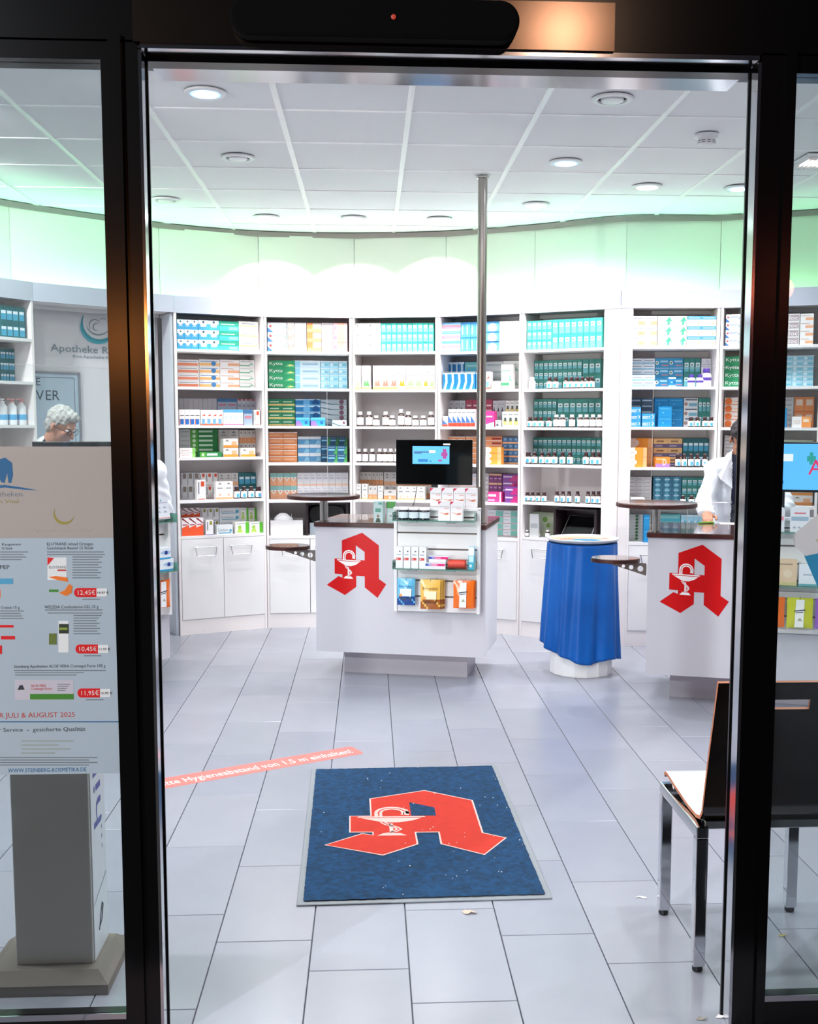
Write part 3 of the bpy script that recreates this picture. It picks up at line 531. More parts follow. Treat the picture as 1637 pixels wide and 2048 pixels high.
 'whiteorange2': ('medicine_box', 'half white half orange medicine box', '#f4f0ee', [('r', .52, 0, 1, 1, '#f09848'), ('r', .6, .5, .9, .8, '#f8dcc0'), ('r', .08, .3, .45, .7, '#e8dcd8')]),
 'greenfoot': ('medicine_box', 'flat box with green lettering', '#c8d0b4', [('t', 'ZIRK', .1, .5, .8, .5, '#5c8c4c')]),
 'elotrans': ('electrolyte_box', 'white electrolyte box with red corner', '#f2f0f2', [('p', [(0, .82), (0, 1), (.3, 1)], '#dc2458'), ('t', 'ELOTRANS', .14, .72, .8, .055, '#8394a2'), ('r', .5, .62, .9, .65, '#ec9c8c'), ('p', [(.05, .45), (.3, .42), (.55, .38), (.9, .44), (.9, .32), (.6, .3), (.3, .38)], '#eeb8a0'), ('p', [(.5, .37), (.85, .4), (.82, .33), (.6, .32)], '#cc6c50')]),
 'sachet': ('medicine_box', 'slim white medicine box with red label', '#eceef2', [('r', .05, .38, .75, .5, '#d43c3c'), ('r', .12, .42, .3, .46, '#fbe8e8'), ('r', .15, .62, .75, .66, '#9aa2b4'), ('p', [(.5, .76), (.8, .8), (.5, .84)], '#4c5468')]),
 'fenistil': ('ointment_box', 'white ointment box with pink and blue band', '#eeeef4', [('r', 0, .5, .35, .9, '#2c4cb4'), ('r', .3, .5, .98, .9, '#e0107c'), ('r', .15, .62, .6, .76, '#f8d8ec')]),
 'nasal': ('nasal_spray_box', 'slim aqua nasal spray box', '#38b4d4', [('r', 0, .62, 1, 1, '#eef0f4'), ('r', .1, .32, .9, .6, '#c8eef6'), ('r', .2, .1, .6, .22, '#e4f6fa')]),
 'eye': ('eye_drop_box', 'white eye drop box with blue eye and blue stripe', '#e6ecf2', [('r', 0, .0, 1, .14, '#2c9ccc'), ('p', [(.45, .55), (.62, .72), (.85, .74), (1, .62), (.95, .42), (.7, .36)], '#a8c4e0'), ('c', .76, .55, .085, '#203c8c'), ('r', .05, .5, .35, .55, '#9ab0c8')]),
 'pillcard': ('medicine_box', 'pale grey medicine box with leaf icons', '#dfe2ea', [('c', .5, .86, .05, '#5c9cb0'), ('r', .1, .74, .9, .78, '#b4b8c4'), ('p', [(.15, .5), (.3, .6), (.45, .5)], '#aab2bc'), ('p', [(.55, .5), (.7, .6), (.85, .5)], '#aab2bc'), ('p', [(.15, .3), (.3, .4), (.45, .3)], '#aab2bc'), ('p', [(.55, .3), (.7, .4), (.85, .3)], '#aab2bc'), ('r', 0, .03, 1, .06, '#e08c84')]),
 'covid': ('test_kit_box', 'upright grey-green box with small portrait of a person', '#bcd4d4', [('r', .2, .5, .8, .68, '#5c9c8c'), ('c', .5, .32, .15, '#6c2c24'), ('c', .5, .33, .075, '#d8a48c'), ('p', [(.2, .02), (.8, .02), (.65, .22), (.35, .22)], '#3c4c38'), ('r', .55, .86, .95, .96, '#5ca494'), ('c', .15, .93, .04, '#38444c')]),
 'greencard': ('info_box', 'green and pale information box', '#c4dcdc', [('r', 0, .68, 1, 1, '#4c9c48'), ('r', .2, .18, .75, .46, '#e8f0f0'), ('r', .32, .24, .62, .38, '#a8b8b8')]),
 'nets': ('herbal_box', 'pale green herbal box', '#cfdcbc', [('c', .6, .7, .12, '#7cac54'), ('c', .75, .45, .1, '#9cc46c'), ('r', .1, .2, .5, .5, '#dce4d4')]),
}
for k, cols in {'tea_peach': ('#f0b0a0', '#f2b878', 'peach'), 'tea_green': ('#6cac6c', '#f0b878', 'green leaf'), 'tea_dots': ('#d08c78', '#f2b06c', 'berry'), 'tea_yellow': ('#c8a834', '#ece4ac', 'yellow leaf'), 'tea_pale': ('#a8c890', '#dce48c', 'pale green leaf')}.items():
    D[k] = ('herbal_tea_box', 'herbal tea box with %s picture' % cols[2], '#f6f2f0', [('r', 0, 0, 1, .1, cols[1]), ('p', [(.2, .14), (.35, .42), (.55, .25), (.7, .45), (.9, .14)], cols[0]), ('r', .2, .58, .8, .62, '#b8b4b0'), ('r', .45, .78, .55, .92, '#c8c8c8')])
CW_ = {'white': 'white', 'blue': 'blue', 'grey': 'grey', 'green': 'green', 'orange': 'orange', 'teal': 'teal', 'pink': 'pink', 'purple': 'purple', 'magenta': 'magenta', 'maroon': 'maroon', 'tan': 'tan', 'aqua': 'aqua', 'salmon': 'salmon', 'slate': 'slate'}
for k_, (kd, wd, bs, mk) in list(D.items()):     # an object's name tells its colour too
    if kd == 'medicine_box':
        cc_ = [CW_[x] for x in wd.replace('-', ' ').replace(',', ' ').split() if x in CW_]
        if cc_: D[k_] = (('slim_' if 'slim' in wd or 'flat' in wd else '')+cc_[0]+'_medicine_box', wd, bs, mk)
PM = {}
def product(design, w, h, d):
    key = (design, round(w, 3), round(h, 3), round(d, 3))
    if key in PM: return PM[key]
    kind, words, base, marks = D[design]; mb = MB(); bm_ = pr(base); hw, hd = w/2-.0006, d/2
    mb.box(-hw, hw, -hd, hd, 0, h-.0004, bm_); y = -hd-.0004; lay = 0
    X = lambda t: -hw+2*hw*min(max(t, 0), 1)
    Z = lambda t: .0006+(h-.0016)*min(max(t, 0), 1)
    for q in marks:
        lay += 1; yy = y-.00015*lay
        if q[0] == 'r': mb.poly([(X(q[1]), yy, Z(q[2])), (X(q[3]), yy, Z(q[2])), (X(q[3]), yy, Z(q[4])), (X(q[1]), yy, Z(q[4]))], pr(q[5]))
        if q[0] == 'p': mb.poly([(X(a), yy, Z(b)) for a, b in q[1]], pr(q[2]))
        if q[0] == 'c':
            r = q[3]*2*hw; cx, cz = X(q[1]), Z(q[2]); mb.poly([(min(max(cx+r*math.cos(a*math.pi/7), -hw), hw), yy, min(max(cz+r*math.sin(a*math.pi/7), .0008), h-.001)) for a in range(14)], pr(q[4]))
        if q[0] == 't':
            ww = q[4]*2*hw; mb.text(q[1], (X(q[2])+ww/2, yy, Z(q[3])), (1, 0, 0), (0, 0, 1), q[5]*h, pr(q[6]), width=ww)
    PM[key] = mb.mesh(kind); return PM[key]
def ordn(k, n, last='rightmost'):
    if n == 1: return ''
    if k == 0: return 'leftmost'
    if k == n-1: return last
    if n == 3: return 'middle'
    w = ['', 'second', 'third', 'fourth', 'fifth', 'sixth', 'seventh', 'eighth']
    return '%s-from-left' % w[k] if k <= (n-1)/2 else '%s-from-right' % w[n-1-k]
def layn(k, n):
    if n == 1: return ''
    if k == 0: return 'bottom layer'
    if k == n-1: return 'top layer'
    if n == 3: return 'middle layer'
    w = ['', 'second', 'third', 'fourth', 'fifth', 'sixth', 'seventh', 'eighth', 'ninth']
    return '%s-lowest layer' % w[k]
used_labels = set()
def uniq(lab):
    L = ' '.join(lab.split()).replace(' ,', ',').replace(',,', ',').strip(' ,')
    if L in used_labels: print('DUP', L)
    if len(L.split()) > 16: print('LONG', L)
    used_labels.add(L); return L
SEEN_BLOCKS = {}
def bay_px(b, x, y, s):
    B_ = BAYS[b]; P = at_plane(x, y, (B_['A'].x+B_['n'].x*s, B_['A'].y+B_['n'].y*s, 0), B_['n3']); v = P.xy-B_['A']; return v.dot(B_['d']), P.z
def world(b, u, s, z): B_ = BAYS[b]; q = B_['A']+B_['d']*u+B_['n']*s; return (q.x, q.y, z)
COUNT = {}
def block(b, r, xa, xb, yt, nc, nr, design, front=False, deep=.13):
    """nc x nr cartons on board r of bay b, spanning the photo's columns xa..xb with the top edge at yt"""
    s = .025 if front else .17
    if r == 0 and not front: s = .03
    B_ = BAYS[b]; ym = yt; u0, zt = bay_px(b, xa, yt, s); u1, _ = bay_px(b, xb, yt, s); _, zt = bay_px(b, (xa+xb)/2, yt, s)
    u0 = max(u0, B_['x0']+.002); u1 = min(u1, B_['x1']-.002); zb = B_['zs'][r]+.0006
    w = (u1-u0)/nc; h = (zt-zb)/nr; kind, words = D[design][:2]
    if h <= .01 or w <= .008: print('bad block', b, r, xa, design, w, h); return
    me = product(design, w, h, deep); k0 = (words, b, r, front); SEEN_BLOCKS[k0] = SEEN_BLOCKS.get(k0, 0)+1
    grp = '' if SEEN_BLOCKS[k0] == 1 else (', right-hand block' if SEEN_BLOCKS[k0] == 2 else ', third block')
    for j in range(nr):
        for i in range(nc):
            z = zb+h*j
            jit = random.uniform(0, .004) if not front else random.uniform(0, .003)
            lab = '%s%s%s%s, %s%s, %s' % (words, ', '+ordn(i, nc) if nc > 1 else '', grp, ', '+layn(j, nr) if nr > 1 else '', 'front, ' if front else '', ROWNAME[r], BAYNAME[b])
            link(kind, me, None, uniq(lab), 'box', '%s on the %s, %s' % (words+('es' if words.endswith('x') else 's'), ROWNAME[r], BAYNAME[b]), None, world(b, u0+w*(i+.5), s+deep/2+jit, z), B_['rz'])
            COUNT[kind] = COUNT.get(kind, 0)+1
AMBER = mat('brown_glass', '#3a1d14', .15, spec=.7); CAPW = mat('white_cap', '#f2eef0', .35); LABW = mat('white_label', '#f4f6f8', .5); LABB = mat('blue_label', '#4fb2dc', .5)
PURP = mat('purple_lid', '#5b3fa8', .35); WPL = mat('white_bottle', '#f1f3f6', .35); DKCAP = mat('dark_cap', '#4a2f34', .4)
BT = {}
def bottle(kind, r, h):
    key = (kind, round(r, 3), round(h, 3))
    if key in BT: return BT[key]
    parts = []
    nh = .72 if kind != 'jar' else .86
    body = AMBER if kind in ('amber', 'ambers') else WPL
    if kind == 'purple': body = LABW
    prof = [(r*.92, 0), (r, h*.03), (r, h*(nh-.08)), (r*.8, h*nh), (r*.55, h*(nh+.03)), (r*.55, h*(nh+.06))]
    parts.append(('body', MB().lathe(prof, body, 12).mesh('body', True)))
    lab = MB().lathe([(r+.0004, h*.10), (r+.0008, h*.11), (r+.0008, h*.60), (r+.0004, h*.61)], LABW, 12)
    if kind == 'amber':
        for a in range(-1, 2):
            pass
        an = [(-115+k*12.5) for k in range(5)]
        vs = []
        for a in an:
            for z in (.12, .42): vs.append(((r+.0016)*math.cos(math.radians(a)), (r+.0016)*math.sin(math.radians(a)), h*z))
        lab.add(vs, [(2*k, 2*k+2, 2*k+3, 2*k+1) for k in range(4)], LABB)
    if kind == 'purple':
        lab.lathe([(r+.001, h*.34), (r+.0014, h*.35), (r+.0014, h*.5), (r+.001, h*.51)], PURP, 12)
    parts.append(('label', lab.mesh('label', True)))
    cm_ = {'amber': DKCAP, 'ambers': CAPW, 'white': CAPW, 'purple': PURP}[kind]
    cap = MB().lathe([(r*.68, h*(nh+.05)), (r*.7, h*(nh+.06)), (r*.7, h*.96), (r*.62, h)], cm_, 12)
    if kind == 'amber': cap.lathe([(r*.6, h*1.0), (r*.6, h*1.012), (r*.3, h*1.013)], CAPW, 12)
    parts.append(('cap', cap.mesh('cap', True)))
    BT[key] = parts; return parts
BW = {'amber': ('supplement_bottle', 'brown supplement bottle, white and blue label', 'bottle'), 'ambers': ('tablet_bottle', 'brown tablet bottle with white cap', 'bottle'),
      'white': ('supplement_bottle', 'small white bottle with white cap', 'bottle'), 'purple': ('vitamin_jar', 'white vitamin jar with purple lid', 'jar')}
def put_bottle(kind, r, h, loc, rz, lab, group):
    nm, words, cat = BW[kind]; t = thing(nm, uniq(lab), cat, loc, rz+random.uniform(-.15, .15), group)
    for pn, me in bottle(kind, r, h): link(pn, me, t)
    COUNT[nm] = COUNT.get(nm, 0)+1
def bottles(b, r, xs, yt, kind, wpx, s=.05):
    for i, x in enumerate(xs):
        y = yt[i] if isinstance(yt, (list, tuple)) else yt
        u, z = bay_px(b, x, y, s); u2, _ = bay_px(b, x+wpx/2, y, s); rad = min(abs(u2-u)*.92, .045); h = z-BAYS[b]['zs'][r]
        words = BW[kind][1]
        lab = '%s, %s, %s, %s' % (words, ordn(i, len(xs)) or 'alone', ROWNAME[r], BAYNAME[b])
        put_bottle(kind, rad, h-.001, world(b, u, s, BAYS[b]['zs'][r]+.0005), BAYS[b]['rz'], lab, 'bottles on the %s, %s' % (ROWNAME[r], BAYNAME[b]))

# ------------------------------------------------------------------ stock of the shelves (bay, board, x from, x to, top y, columns, layers, design)
STOCK = [
 # left bay
 (0, 0, 0, 49, 612, 4, 2, 'teal3'), (0, 1, 0, 50, 698, 5, 3, 'teal3'),
 # bay beside the logo wall
 (1, 0, 354, 396, 639, 3, 3, 'blue_shield'), (1, 0, 396.5, 438, 640.5, 2, 3, 'blue_shield'), (1, 0, 438.5, 477.5, 642.5, 1, 3, 'green_teal'), (1, 0, 478, 517, 643, 1, 3, 'white_orangeband'),
 (1, 1, 356, 398, 719, 1, 4, 'lab_red'), (1, 1, 398.5, 439.5, 719, 1, 4, 'lab_orange'), (1, 1, 440, 479, 719.5, 1, 4, 'lab_peach'), (1, 1, 479.5, 518, 720, 1, 4, 'lab_green'),
 (1, 2, 358, 434, 797, 8, 1, 'grey_lav'), (1, 2, 435, 474, 797, 2, 2, 'blue_grey'), (1, 2, 475, 513, 798, 4, 2, 'tall_redcap'),
 (1, 3, 359, 381, 858.5, 1, 6, 'white_lines'), (1, 3, 381.5, 436, 858.5, 1, 6, 'green_stack'), (1, 3, 437, 478, 859, 2, 2, 'dove'), (1, 3, 478.5, 517, 860, 4, 2, 'dove_small'),
 (1, 4, 362, 398, 945.5, 3, 2, 'brownlabel'), (1, 4, 399, 436, 945.5, 3, 2, 'redlabel'), (1, 4, 437, 477, 946, 3, 2, 'dove'), (1, 4, 477.5, 515, 945.5, 3, 2, 'teal3'),
 (1, 5, 363, 400, 1016, 3, 2, 'redorange'), (1, 5, 401, 438, 1016, 3, 2, 'olive'), (1, 5, 439, 480, 1016, 1, 4, 'soledum'), (1, 5, 480.5, 497, 1016, 1, 2, 'greenman'), (1, 5, 497.5, 524, 1016, 1, 2, 'greenman'),
 # bay above the tissue box
 (2, 0, 535, 574, 645, 1, 3, 'swirl'), (2, 0, 575, 589, 645, 1, 3, 'bi'), (2, 0, 589.5, 613, 645.5, 1, 3, 'greytext'), (2, 0, 614, 643, 646, 1, 3, 'orangegrey'), (2, 0, 643.5, 666, 646, 1, 3, 'doc'), (2, 0, 666.5, 695, 646, 1, 3, 'pinkorange'),
 (2, 1, 537, 589.5, 721, 1, 4, 'kytta'), (2, 1, 590, 641, 721, 1, 4, 'ltblue'), (2, 1, 641.5, 695, 722, 3, 4, 'ltblue2'),
 (2, 2, 537, 590, 798, 2, 4, 'greenyellow'), (2, 2, 591, 641, 798, 1, 4, 'bluebox'), (2, 2, 641.5, 694, 799, 1, 5, 'swooshdot'),
 (2, 3, 536, 594.5, 864, 2, 5, 'orangestack'), (2, 3, 596, 642, 873, 2, 3, 'wave3'), (2, 3, 642.5, 695, 873, 3, 3, 'bluegreen'),
 (2, 4, 540.5, 594, 945.5, 4, 2, 'tealorange'), (2, 4, 594.5, 697, 945.5, 8, 2, 'pale'),
 # centre bay
 (3, 0, 709, 762, 646, 2, 3, 'tan'), (3, 0, 762.5, 868, 646, 10, 3, 'tealw'),
 (3, 4, 717, 767, 944.5, 6, 2, 'dove_small'), (3, 4, 768, 795, 944.5, 2, 2, 'dove'), (3, 4, 796, 868, 944.5, 6, 2, 'dove_small'),
 # bay behind the pole
 (4, 0, 883, 921.5, 645, 1, 3, 'pinkblue'), (4, 0, 922, 971, 644, 5, 2, 'bluetall'), (4, 0, 972, 999, 643, 1, 3, 'bluewave'), (4, 0, 999.5, 1039, 642, 4, 2, 'smalltext'),
 (4, 1, 893, 929, 724, 3, 1, 'brushblue'), (4, 1, 930, 969, 724, 1, 3, 'aqua'), (4, 1, 971, 1007, 723, 1, 4, 'white_lines'), (4, 1, 1007.5, 1039, 722, 1, 2, 'lab_green'),
 (4, 2, 894, 931, 801, 3, 2, 'darktip'), (4, 2, 932, 985, 799, 4, 2, 'maroon'), (4, 2, 986, 1011, 801, 3, 2, 'darktip'), (4, 2, 1011.5, 1039, 801, 3, 2, 'yellowdark'),
 (4, 3, 892, 931, 873, 2, 5, 'orangestack'), (4, 3, 932, 969, 873, 2, 5, 'orangestack'), (4, 3, 970, 1004.5, 873, 1, 6, 'orangemaroon'), (4, 3, 1005.5, 1038, 874, 3, 4, 'blueorange'),
 (4, 4, 893, 970, 947, 3, 4, 'pale'), (4, 4, 971, 978, 947, 1, 6, 'lines2'), (4, 4, 978.5, 1004.5, 947.5, 3, 3, 'purple'), (4, 4, 1005.5, 1038, 949, 1, 4, 'magpurple'),
 (4, 5, 977, 1037, 1021, 2, 4, 'whiteteal'),
 # bay behind the blue stand
 (5, 0, 1055, 1105, 641, 5, 3, 'tealw'), (5, 0, 1105.5, 1206, 637, 8, 2, 'tealw'),
 (5, 1, 1067, 1165, 720, 10, 3, 'teal'), (5, 1, 1166, 1203, 718, 3, 2, 'teal'),
 (5, 2, 1067, 1114, 798, 5, 3, 'teal'), (5, 2, 1115, 1203, 797.5, 7, 2, 'teal'),
 (5, 3, 1066, 1203, 875, 14, 3, 'teal'), (5, 5, 1064, 1108, 1024.5, 1, 1, 'nets'),
 # bay beside the pharmacist
 (6, 0, 1259, 1316, 632, 2, 3, 'lab_or2'), (6, 0, 1317, 1375, 632, 2, 3, 'greenarrow'), (6, 0, 1375.5, 1434, 632, 2, 3, 'blueyellow'),
 (6, 1, 1262, 1311, 717, 2, 5, 'bluelines'), (6, 1, 1312, 1368, 716, 2, 3, 'flower'), (6, 1, 1369, 1402.5, 716.5, 3, 2, 'teal'), (6, 1, 1404, 1424, 717, 2, 3, 'smalltext'),
 (6, 2, 1261, 1307, 796, 2, 5, 'darkwhite'), (6, 2, 1310, 1367.5, 796.5, 2, 3, 'plainblue'), (6, 2, 1369, 1397, 796.5, 1, 3, 'woman'), (6, 2, 1398, 1425.5, 796, 3, 2, 'teal'),
 (6, 3, 1260, 1307.5, 876.5, 1, 3, 'bigorange'), (6, 3, 1308.5, 1366, 877, 2, 3, 'tanpurple'), (6, 3, 1367, 1422, 877, 5, 2, 'teal3'),
 (6, 4, 1258, 1304, 954, 3, 7, 'lines2'), (6, 4, 1308, 1364, 954, 3, 5, 'roundblue'), (6, 4, 1365, 1424, 955, 5, 3, 'teal'),
 (6, 5, 1256, 1302, 1029, 2, 8, 'leaf'), (6, 5, 1316, 1362, 1029, 1, 4, 'aqua'), (6, 5, 1363, 1424, 1030, 4, 2, 'ltblue2'),
 # rightmost bay
 (7, 0, 1453, 1511, 628, 2, 4, 'swirl'), (7, 0, 1512, 1571, 628, 2, 3, 'ltblue'), (7, 0, 1572, 1601, 627.5, 1, 4, 'doc'), (7, 0, 1602, 1629, 627, 1, 4, 'lab_peach'),
 (7, 1, 1450, 1505, 712.5, 1, 4, 'kytta'), (7, 1, 1506, 1564, 712, 2, 4, 'ltblue'), (7, 1, 1565, 1629, 711, 3, 6, 'ltblue2'),
 (7, 2, 1450, 1505, 795, 1, 4, 'orangewhite'), (7, 2, 1506, 1562, 795, 2, 3, 'pale'), (7, 2, 1563, 1589, 795, 1, 6, 'lines2'), (7, 2, 1590, 1630, 794, 2, 2, 'orangebig2'),
 (7, 3, 1450, 1500, 871, 2, 9, 'lines2'), (7, 3, 1505, 1560, 872, 2, 3, 'lab_green'), (7, 3, 1561, 1628, 880, 2, 2, 'greenfoot'),
 (7, 4, 1450, 1500, 952, 1, 5, 'lab_red'), (7, 4, 1505, 1628, 952, 3, 3, 'dove_orange'),
]
FRONT = [
 (1, 2, 359, 400, 819, 4, 1, 'tall_blue', .06), (1, 2, 401.5, 446, 820, 4, 1, 'tall_redblue', .06), (1, 2, 447, 486.5, 819, 4, 1, 'tall_pinkblue', .06), (1, 2, 488, 505, 819, 1, 1, 'blue_grey', .06), (1, 2, 508, 520, 820, 1, 1, 'redlabel', .06),
 (1, 3, 360, 391, 896, 1, 2, 'green_light', .1), (1, 3, 401, 444, 904, 1, 1, 'green_stack', .1), (1, 3, 447, 476.5, 877, 1, 2, 'dove_orange', .1), (1, 3, 482, 511, 896, 1, 1, 'dove_orange', .1),
 (1, 4, 394, 411.5, 960, 1, 1, 'redlabel', .06), (1, 4, 431.5, 466, 963, 2, 1, 'peachfoot', .06),
 (1, 5, 363.5, 407, 1036, 3, 1, 'redorange', .08), (1, 5, 412, 427, 1040, 1, 1, 'olive', .06), (1, 5, 434, 466, 1050, 1, 1, 'soledum', .1), (1, 5, 471, 498, 1044, 1, 1, 'greenman', .1), (1, 5, 499, 526, 1044, 1, 1, 'greenman', .1),
 (2, 2, 592, 619.5, 835, 1, 1, 'purpleblue', .1), (2, 2, 622, 651, 835, 1, 1, 'purpleblue', .1), (2, 2, 665, 694, 840, 1, 1, 'swooshdot', .1), (2, 3, 656, 695, 892, 2, 2, 'bluegreen', .1),
 (3, 1, 711, 722, 731, 1, 1, 'tea_peach', .06), (3, 1, 723.5, 741, 731, 1, 1, 'tea_green', .06), (3, 1, 746, 795.5, 731, 3, 1, 'tea_dots', .06), (3, 1, 796, 812, 731, 1, 1, 'tea_yellow', .06), (3, 1, 812.5, 845.5, 731, 2, 1, 'tea_pale', .06), (3, 1, 846, 857.5, 731, 1, 1, 'tea_yellow', .06), (3, 1, 858, 870, 731, 1, 1, 'tea_pale', .06),
 (3, 4, 711, 722, 968, 1, 1, 'peachfoot', .06), (3, 4, 724, 736, 968, 1, 1, 'peachfoot', .06), (3, 4, 737, 755, 972, 2, 1, 'dove_small', .06), (3, 4, 756, 766, 972, 1, 1, 'peachfoot', .06), (3, 4, 768, 793, 980, 1, 1, 'dove_small', .08), (3, 4, 795, 850, 973, 4, 1, 'peachfoot', .1),
 (4, 1, 886, 951, 745, 5, 1, 'brushblue', .06), (4, 1, 952, 970, 745, 1, 1, 'brushblue', .06), (4, 1, 971.5, 981, 743, 1, 1, 'tall_redblue', .06), (4, 1, 983, 1001, 762, 2, 1, 'peachfoot', .06), (4, 1, 1003, 1026, 729, 1, 1, 'lab_green', .06),
 (4, 2, 886, 896, 832, 1, 1, 'redwhite', .06), (4, 2, 897, 951, 818, 6, 1, 'redwhite', .06), (4, 2, 971, 989, 822, 1, 1, 'magenta', .06), (4, 2, 991, 1003, 840, 1, 1, 'darktip', .06), (4, 2, 1005, 1038, 823, 3, 1, 'yellowdark', .06),
 (4, 3, 970, 1003, 894, 1, 3, 'bigorange', .06), (4, 4, 976, 1004, 984, 1, 1, 'pinkwhite', .08), (4, 4, 1010, 1037, 974, 1, 2, 'magpurple', .08),
 (5, 5, 1060, 1078, 1028, 1, 1, 'white_lines', .02),
 (6, 1, 1259, 1311, 750, 2, 2, 'bluelines', .1), (6, 1, 1338, 1353, 754, 1, 1, 'bluebox', .06), (6, 2, 1259.5, 1283, 814, 1, 3, 'biest', .08), (6, 2, 1285, 1311, 827, 1, 2, 'biest', .08),
 (6, 2, 1318, 1345, 813, 1, 2, 'plainblue', .08), (6, 3, 1258.5, 1295, 895, 1, 2, 'bigorange', .08), (6, 3, 1312, 1341, 914, 1, 1, 'dbox', .1), (6, 4, 1262, 1290, 995, 1, 1, 'lab_red', .1), (6, 5, 1289, 1300, 1030, 1, 2, 'plainblue', .06),
 (7, 2, 1585, 1623, 833, 1, 1, 'whiteorange2', .08), (7, 2, 1562, 1575, 816, 1, 3, 'plainblue', .08),
]
for a in STOCK: block(*a)
for a in FRONT: block(*a[:8], front=True, deep=a[8])
bottles(1, 4, [473.5, 488, 502.5, 517], 973, 'amber', 13, .07)
bottles(3, 2, [721, 739, 753, 772, 785, 803, 817, 831.5, 847, 863], [823, 823, 831, 823, 831, 818, 823, 831, 831, 823], 'ambers', 14, .07)
bottles(3, 3, [718, 731, 745, 760, 771, 782, 794, 807, 820, 833, 846, 859], 897, 'ambers', 12, .07)
bottles(5, 1, [1065], 754, 'white', 13); bottles(5, 1, [1100, 1112, 1133, 1144, 1155, 1166, 1177, 1185], 754, 'amber', 11, .07); 
bottles(5, 2, [1061, 1072, 1083, 1099], 834, 'amber', 10.5, .06); bottles(5, 2, [1114, 1126, 1145, 1162, 1174, 1187, 1200], 829, 'ambers', 12, .07)
bottles(5, 3, [1057.5, 1070, 1085, 1098, 1110, 1126, 1141, 1173, 1187, 1198], 904, 'amber', 12, .06)
bottles(5, 4, [1056, 1066, 1077, 1089, 1115, 1127, 1139, 1156, 1177, 1188, 1198], [984]*4+[982]*7, 'amber', 10, .06)
bottles(5, 5, [1055, 1065, 1076, 1096], 1060, 'ambers', 9, .05)
bottles(6, 1, [1384, 1401], 749, 'purple', 16, .06); bottles(6, 2, [1383, 1396, 1411, 1423], 834, 'amber', 12, .07); bottles(6, 3, [1357, 1369.5, 1383, 1396, 1411], 908, 'amber', 12, .07); bottles(6, 4, [1367, 1384, 1397, 1411], 991, 'amber', 12, .07)
put_bottle('purple', .035, .13, world(6, BAYS[6]['x1']-.055, .07, BAYS[6]['zs'][1]+.0005), BAYS[6]['rz'], 'tall white vitamin jar with purple lid, second shelf, bay beside pharmacist', 'vitamin jars')
# white pump bottles in the far-left bay
PK = mat('pump_pink', '#e9a7a2', .35); PB = mat('pump_label', '#63b4e4', .45)
for i, (x, wpx) in enumerate(((4, 17), (23, 17), (42, 17))):
    u, zt = bay_px(0, x, 799, .08); z0 = BAYS[0]['zs'][2]; h = min(zt-z0, .2); r = .032
    t = thing('pump_bottle', uniq('white lotion pump bottle with blue label band, %s, third shelf, far-left bay' % ordn(i, 3)), 'bottle', world(0, u, .08, z0+.0005), BAYS[0]['rz']+.1, 'pump bottles in the far-left bay')
    MB().lathe([(r*.94, 0), (r, .006), (r, h*.72), (r*.45, h*.84), (r*.42, h*.88)], WPL, 16).build('body', t, True)
    MB().lathe([(r+.0005, h*.2), (r+.001, h*.21), (r+.001, h*.4), (r+.0005, h*.41)], PB, 16).build('label', t, True)
    pm = MB(); pm.lathe([(r*.5, h*.88), (r*.5, h*.93), (r*.2, h*.94), (r*.2, h*.99)], PK if i else CAPW, 12); pm.box(-.05, .012, -.008, .008, h*.99, h*1.03, PK if i else CAPW); pm.build('pump', t)
link('carton', MB().box(-.08, .08, -.05, .05, 0, .07, pr('#ece8e6')).mesh('carton'), None, 'plain white carton on the fourth shelf of the far-left bay', 'box', None, None, world(0, .3, .08, BAYS[0]['zs'][3]+.0005), BAYS[0]['rz'])
print(COUNT, sum(COUNT.values()))

# bottom compartments: tissue box, dark framed niche, black touch screens
B2 = BAYS[2]
def dark_niche(b, x0, x1, y0, name, label, tilt=False):
    B_ = BAYS[b]; u0, zt = bay_px(b, x0, y0, .03); u1, _ = bay_px(b, x1, y0, .03); u1 = min(u1, B_['x1']-.005); z0 = B_['zs'][5]+.0005; w = u1-u0
    t = thing(name, label, 'screen', world(b, u0, .03, z0), B_['rz'])
    fm_ = mat('niche_frame', '#33262a', .3); H = zt-z0
    f = MB(); f.box(0, .018, 0, .22, 0, H, fm_); f.box(w-.018, w, 0, .22, 0, H, fm_); f.box(.018, w-.018, 0, .22, H-.012, H, fm_); f.box(.018, w-.018, .208, .22, 0, H-.012, fm_)
    f.build('frame', t)
    return t, w, H
t, w, H = dark_niche(2, 612, 697, 1006, 'framed_terminal', 'black rounded terminal in a dark brown frame left behind the counter')
MB().box(.03, w-.03, .09, .12, .0, H*.36, mat('terminal_foot', '#cfe0ea', .3)).build('foot', t)
oval = [(w/2+(w/2-.024)*math.copysign(abs(math.cos(a))**.6, math.cos(a)), H*.62+H*.29*math.copysign(abs(math.sin(a))**.7, math.sin(a))) for a in [2*math.pi*k/28 for k in range(28)]]
bevel(MB().prism(oval, 0, .03, BLACK, Matrix.Translation((0, .118, 0)) @ MR).build('screen', t), .006)
t, w, H = dark_niche(5, 1108, 1194, 1016, 'framed_terminal', 'black tilted touch screen in a dark frame behind the blue cloth stand')
M = Matrix.Translation((w/2, .04, .012)) @ Matrix.Rotation(-.55, 4, 'X')
sh = [(-.17, .0), (.1, .0), (.13, .19), (-.1, .19)]
bevel(MB().prism([(-.135, 0), (.11, 0), (.135, .185), (-.10, .185)], -.012, .0, mat('terminal_white', '#e6e6ea', .3), M @ Matrix.Rotation(math.pi/2, 4, 'X')).build('housing', t), .003)
MB().prism([(-.128, .006), (.105, .006), (.13, .18), (-.095, .18)], .0008, .003, BLACKGLOSS, M @ Matrix.Rotation(math.pi/2, 4, 'X')).build('screen', t)
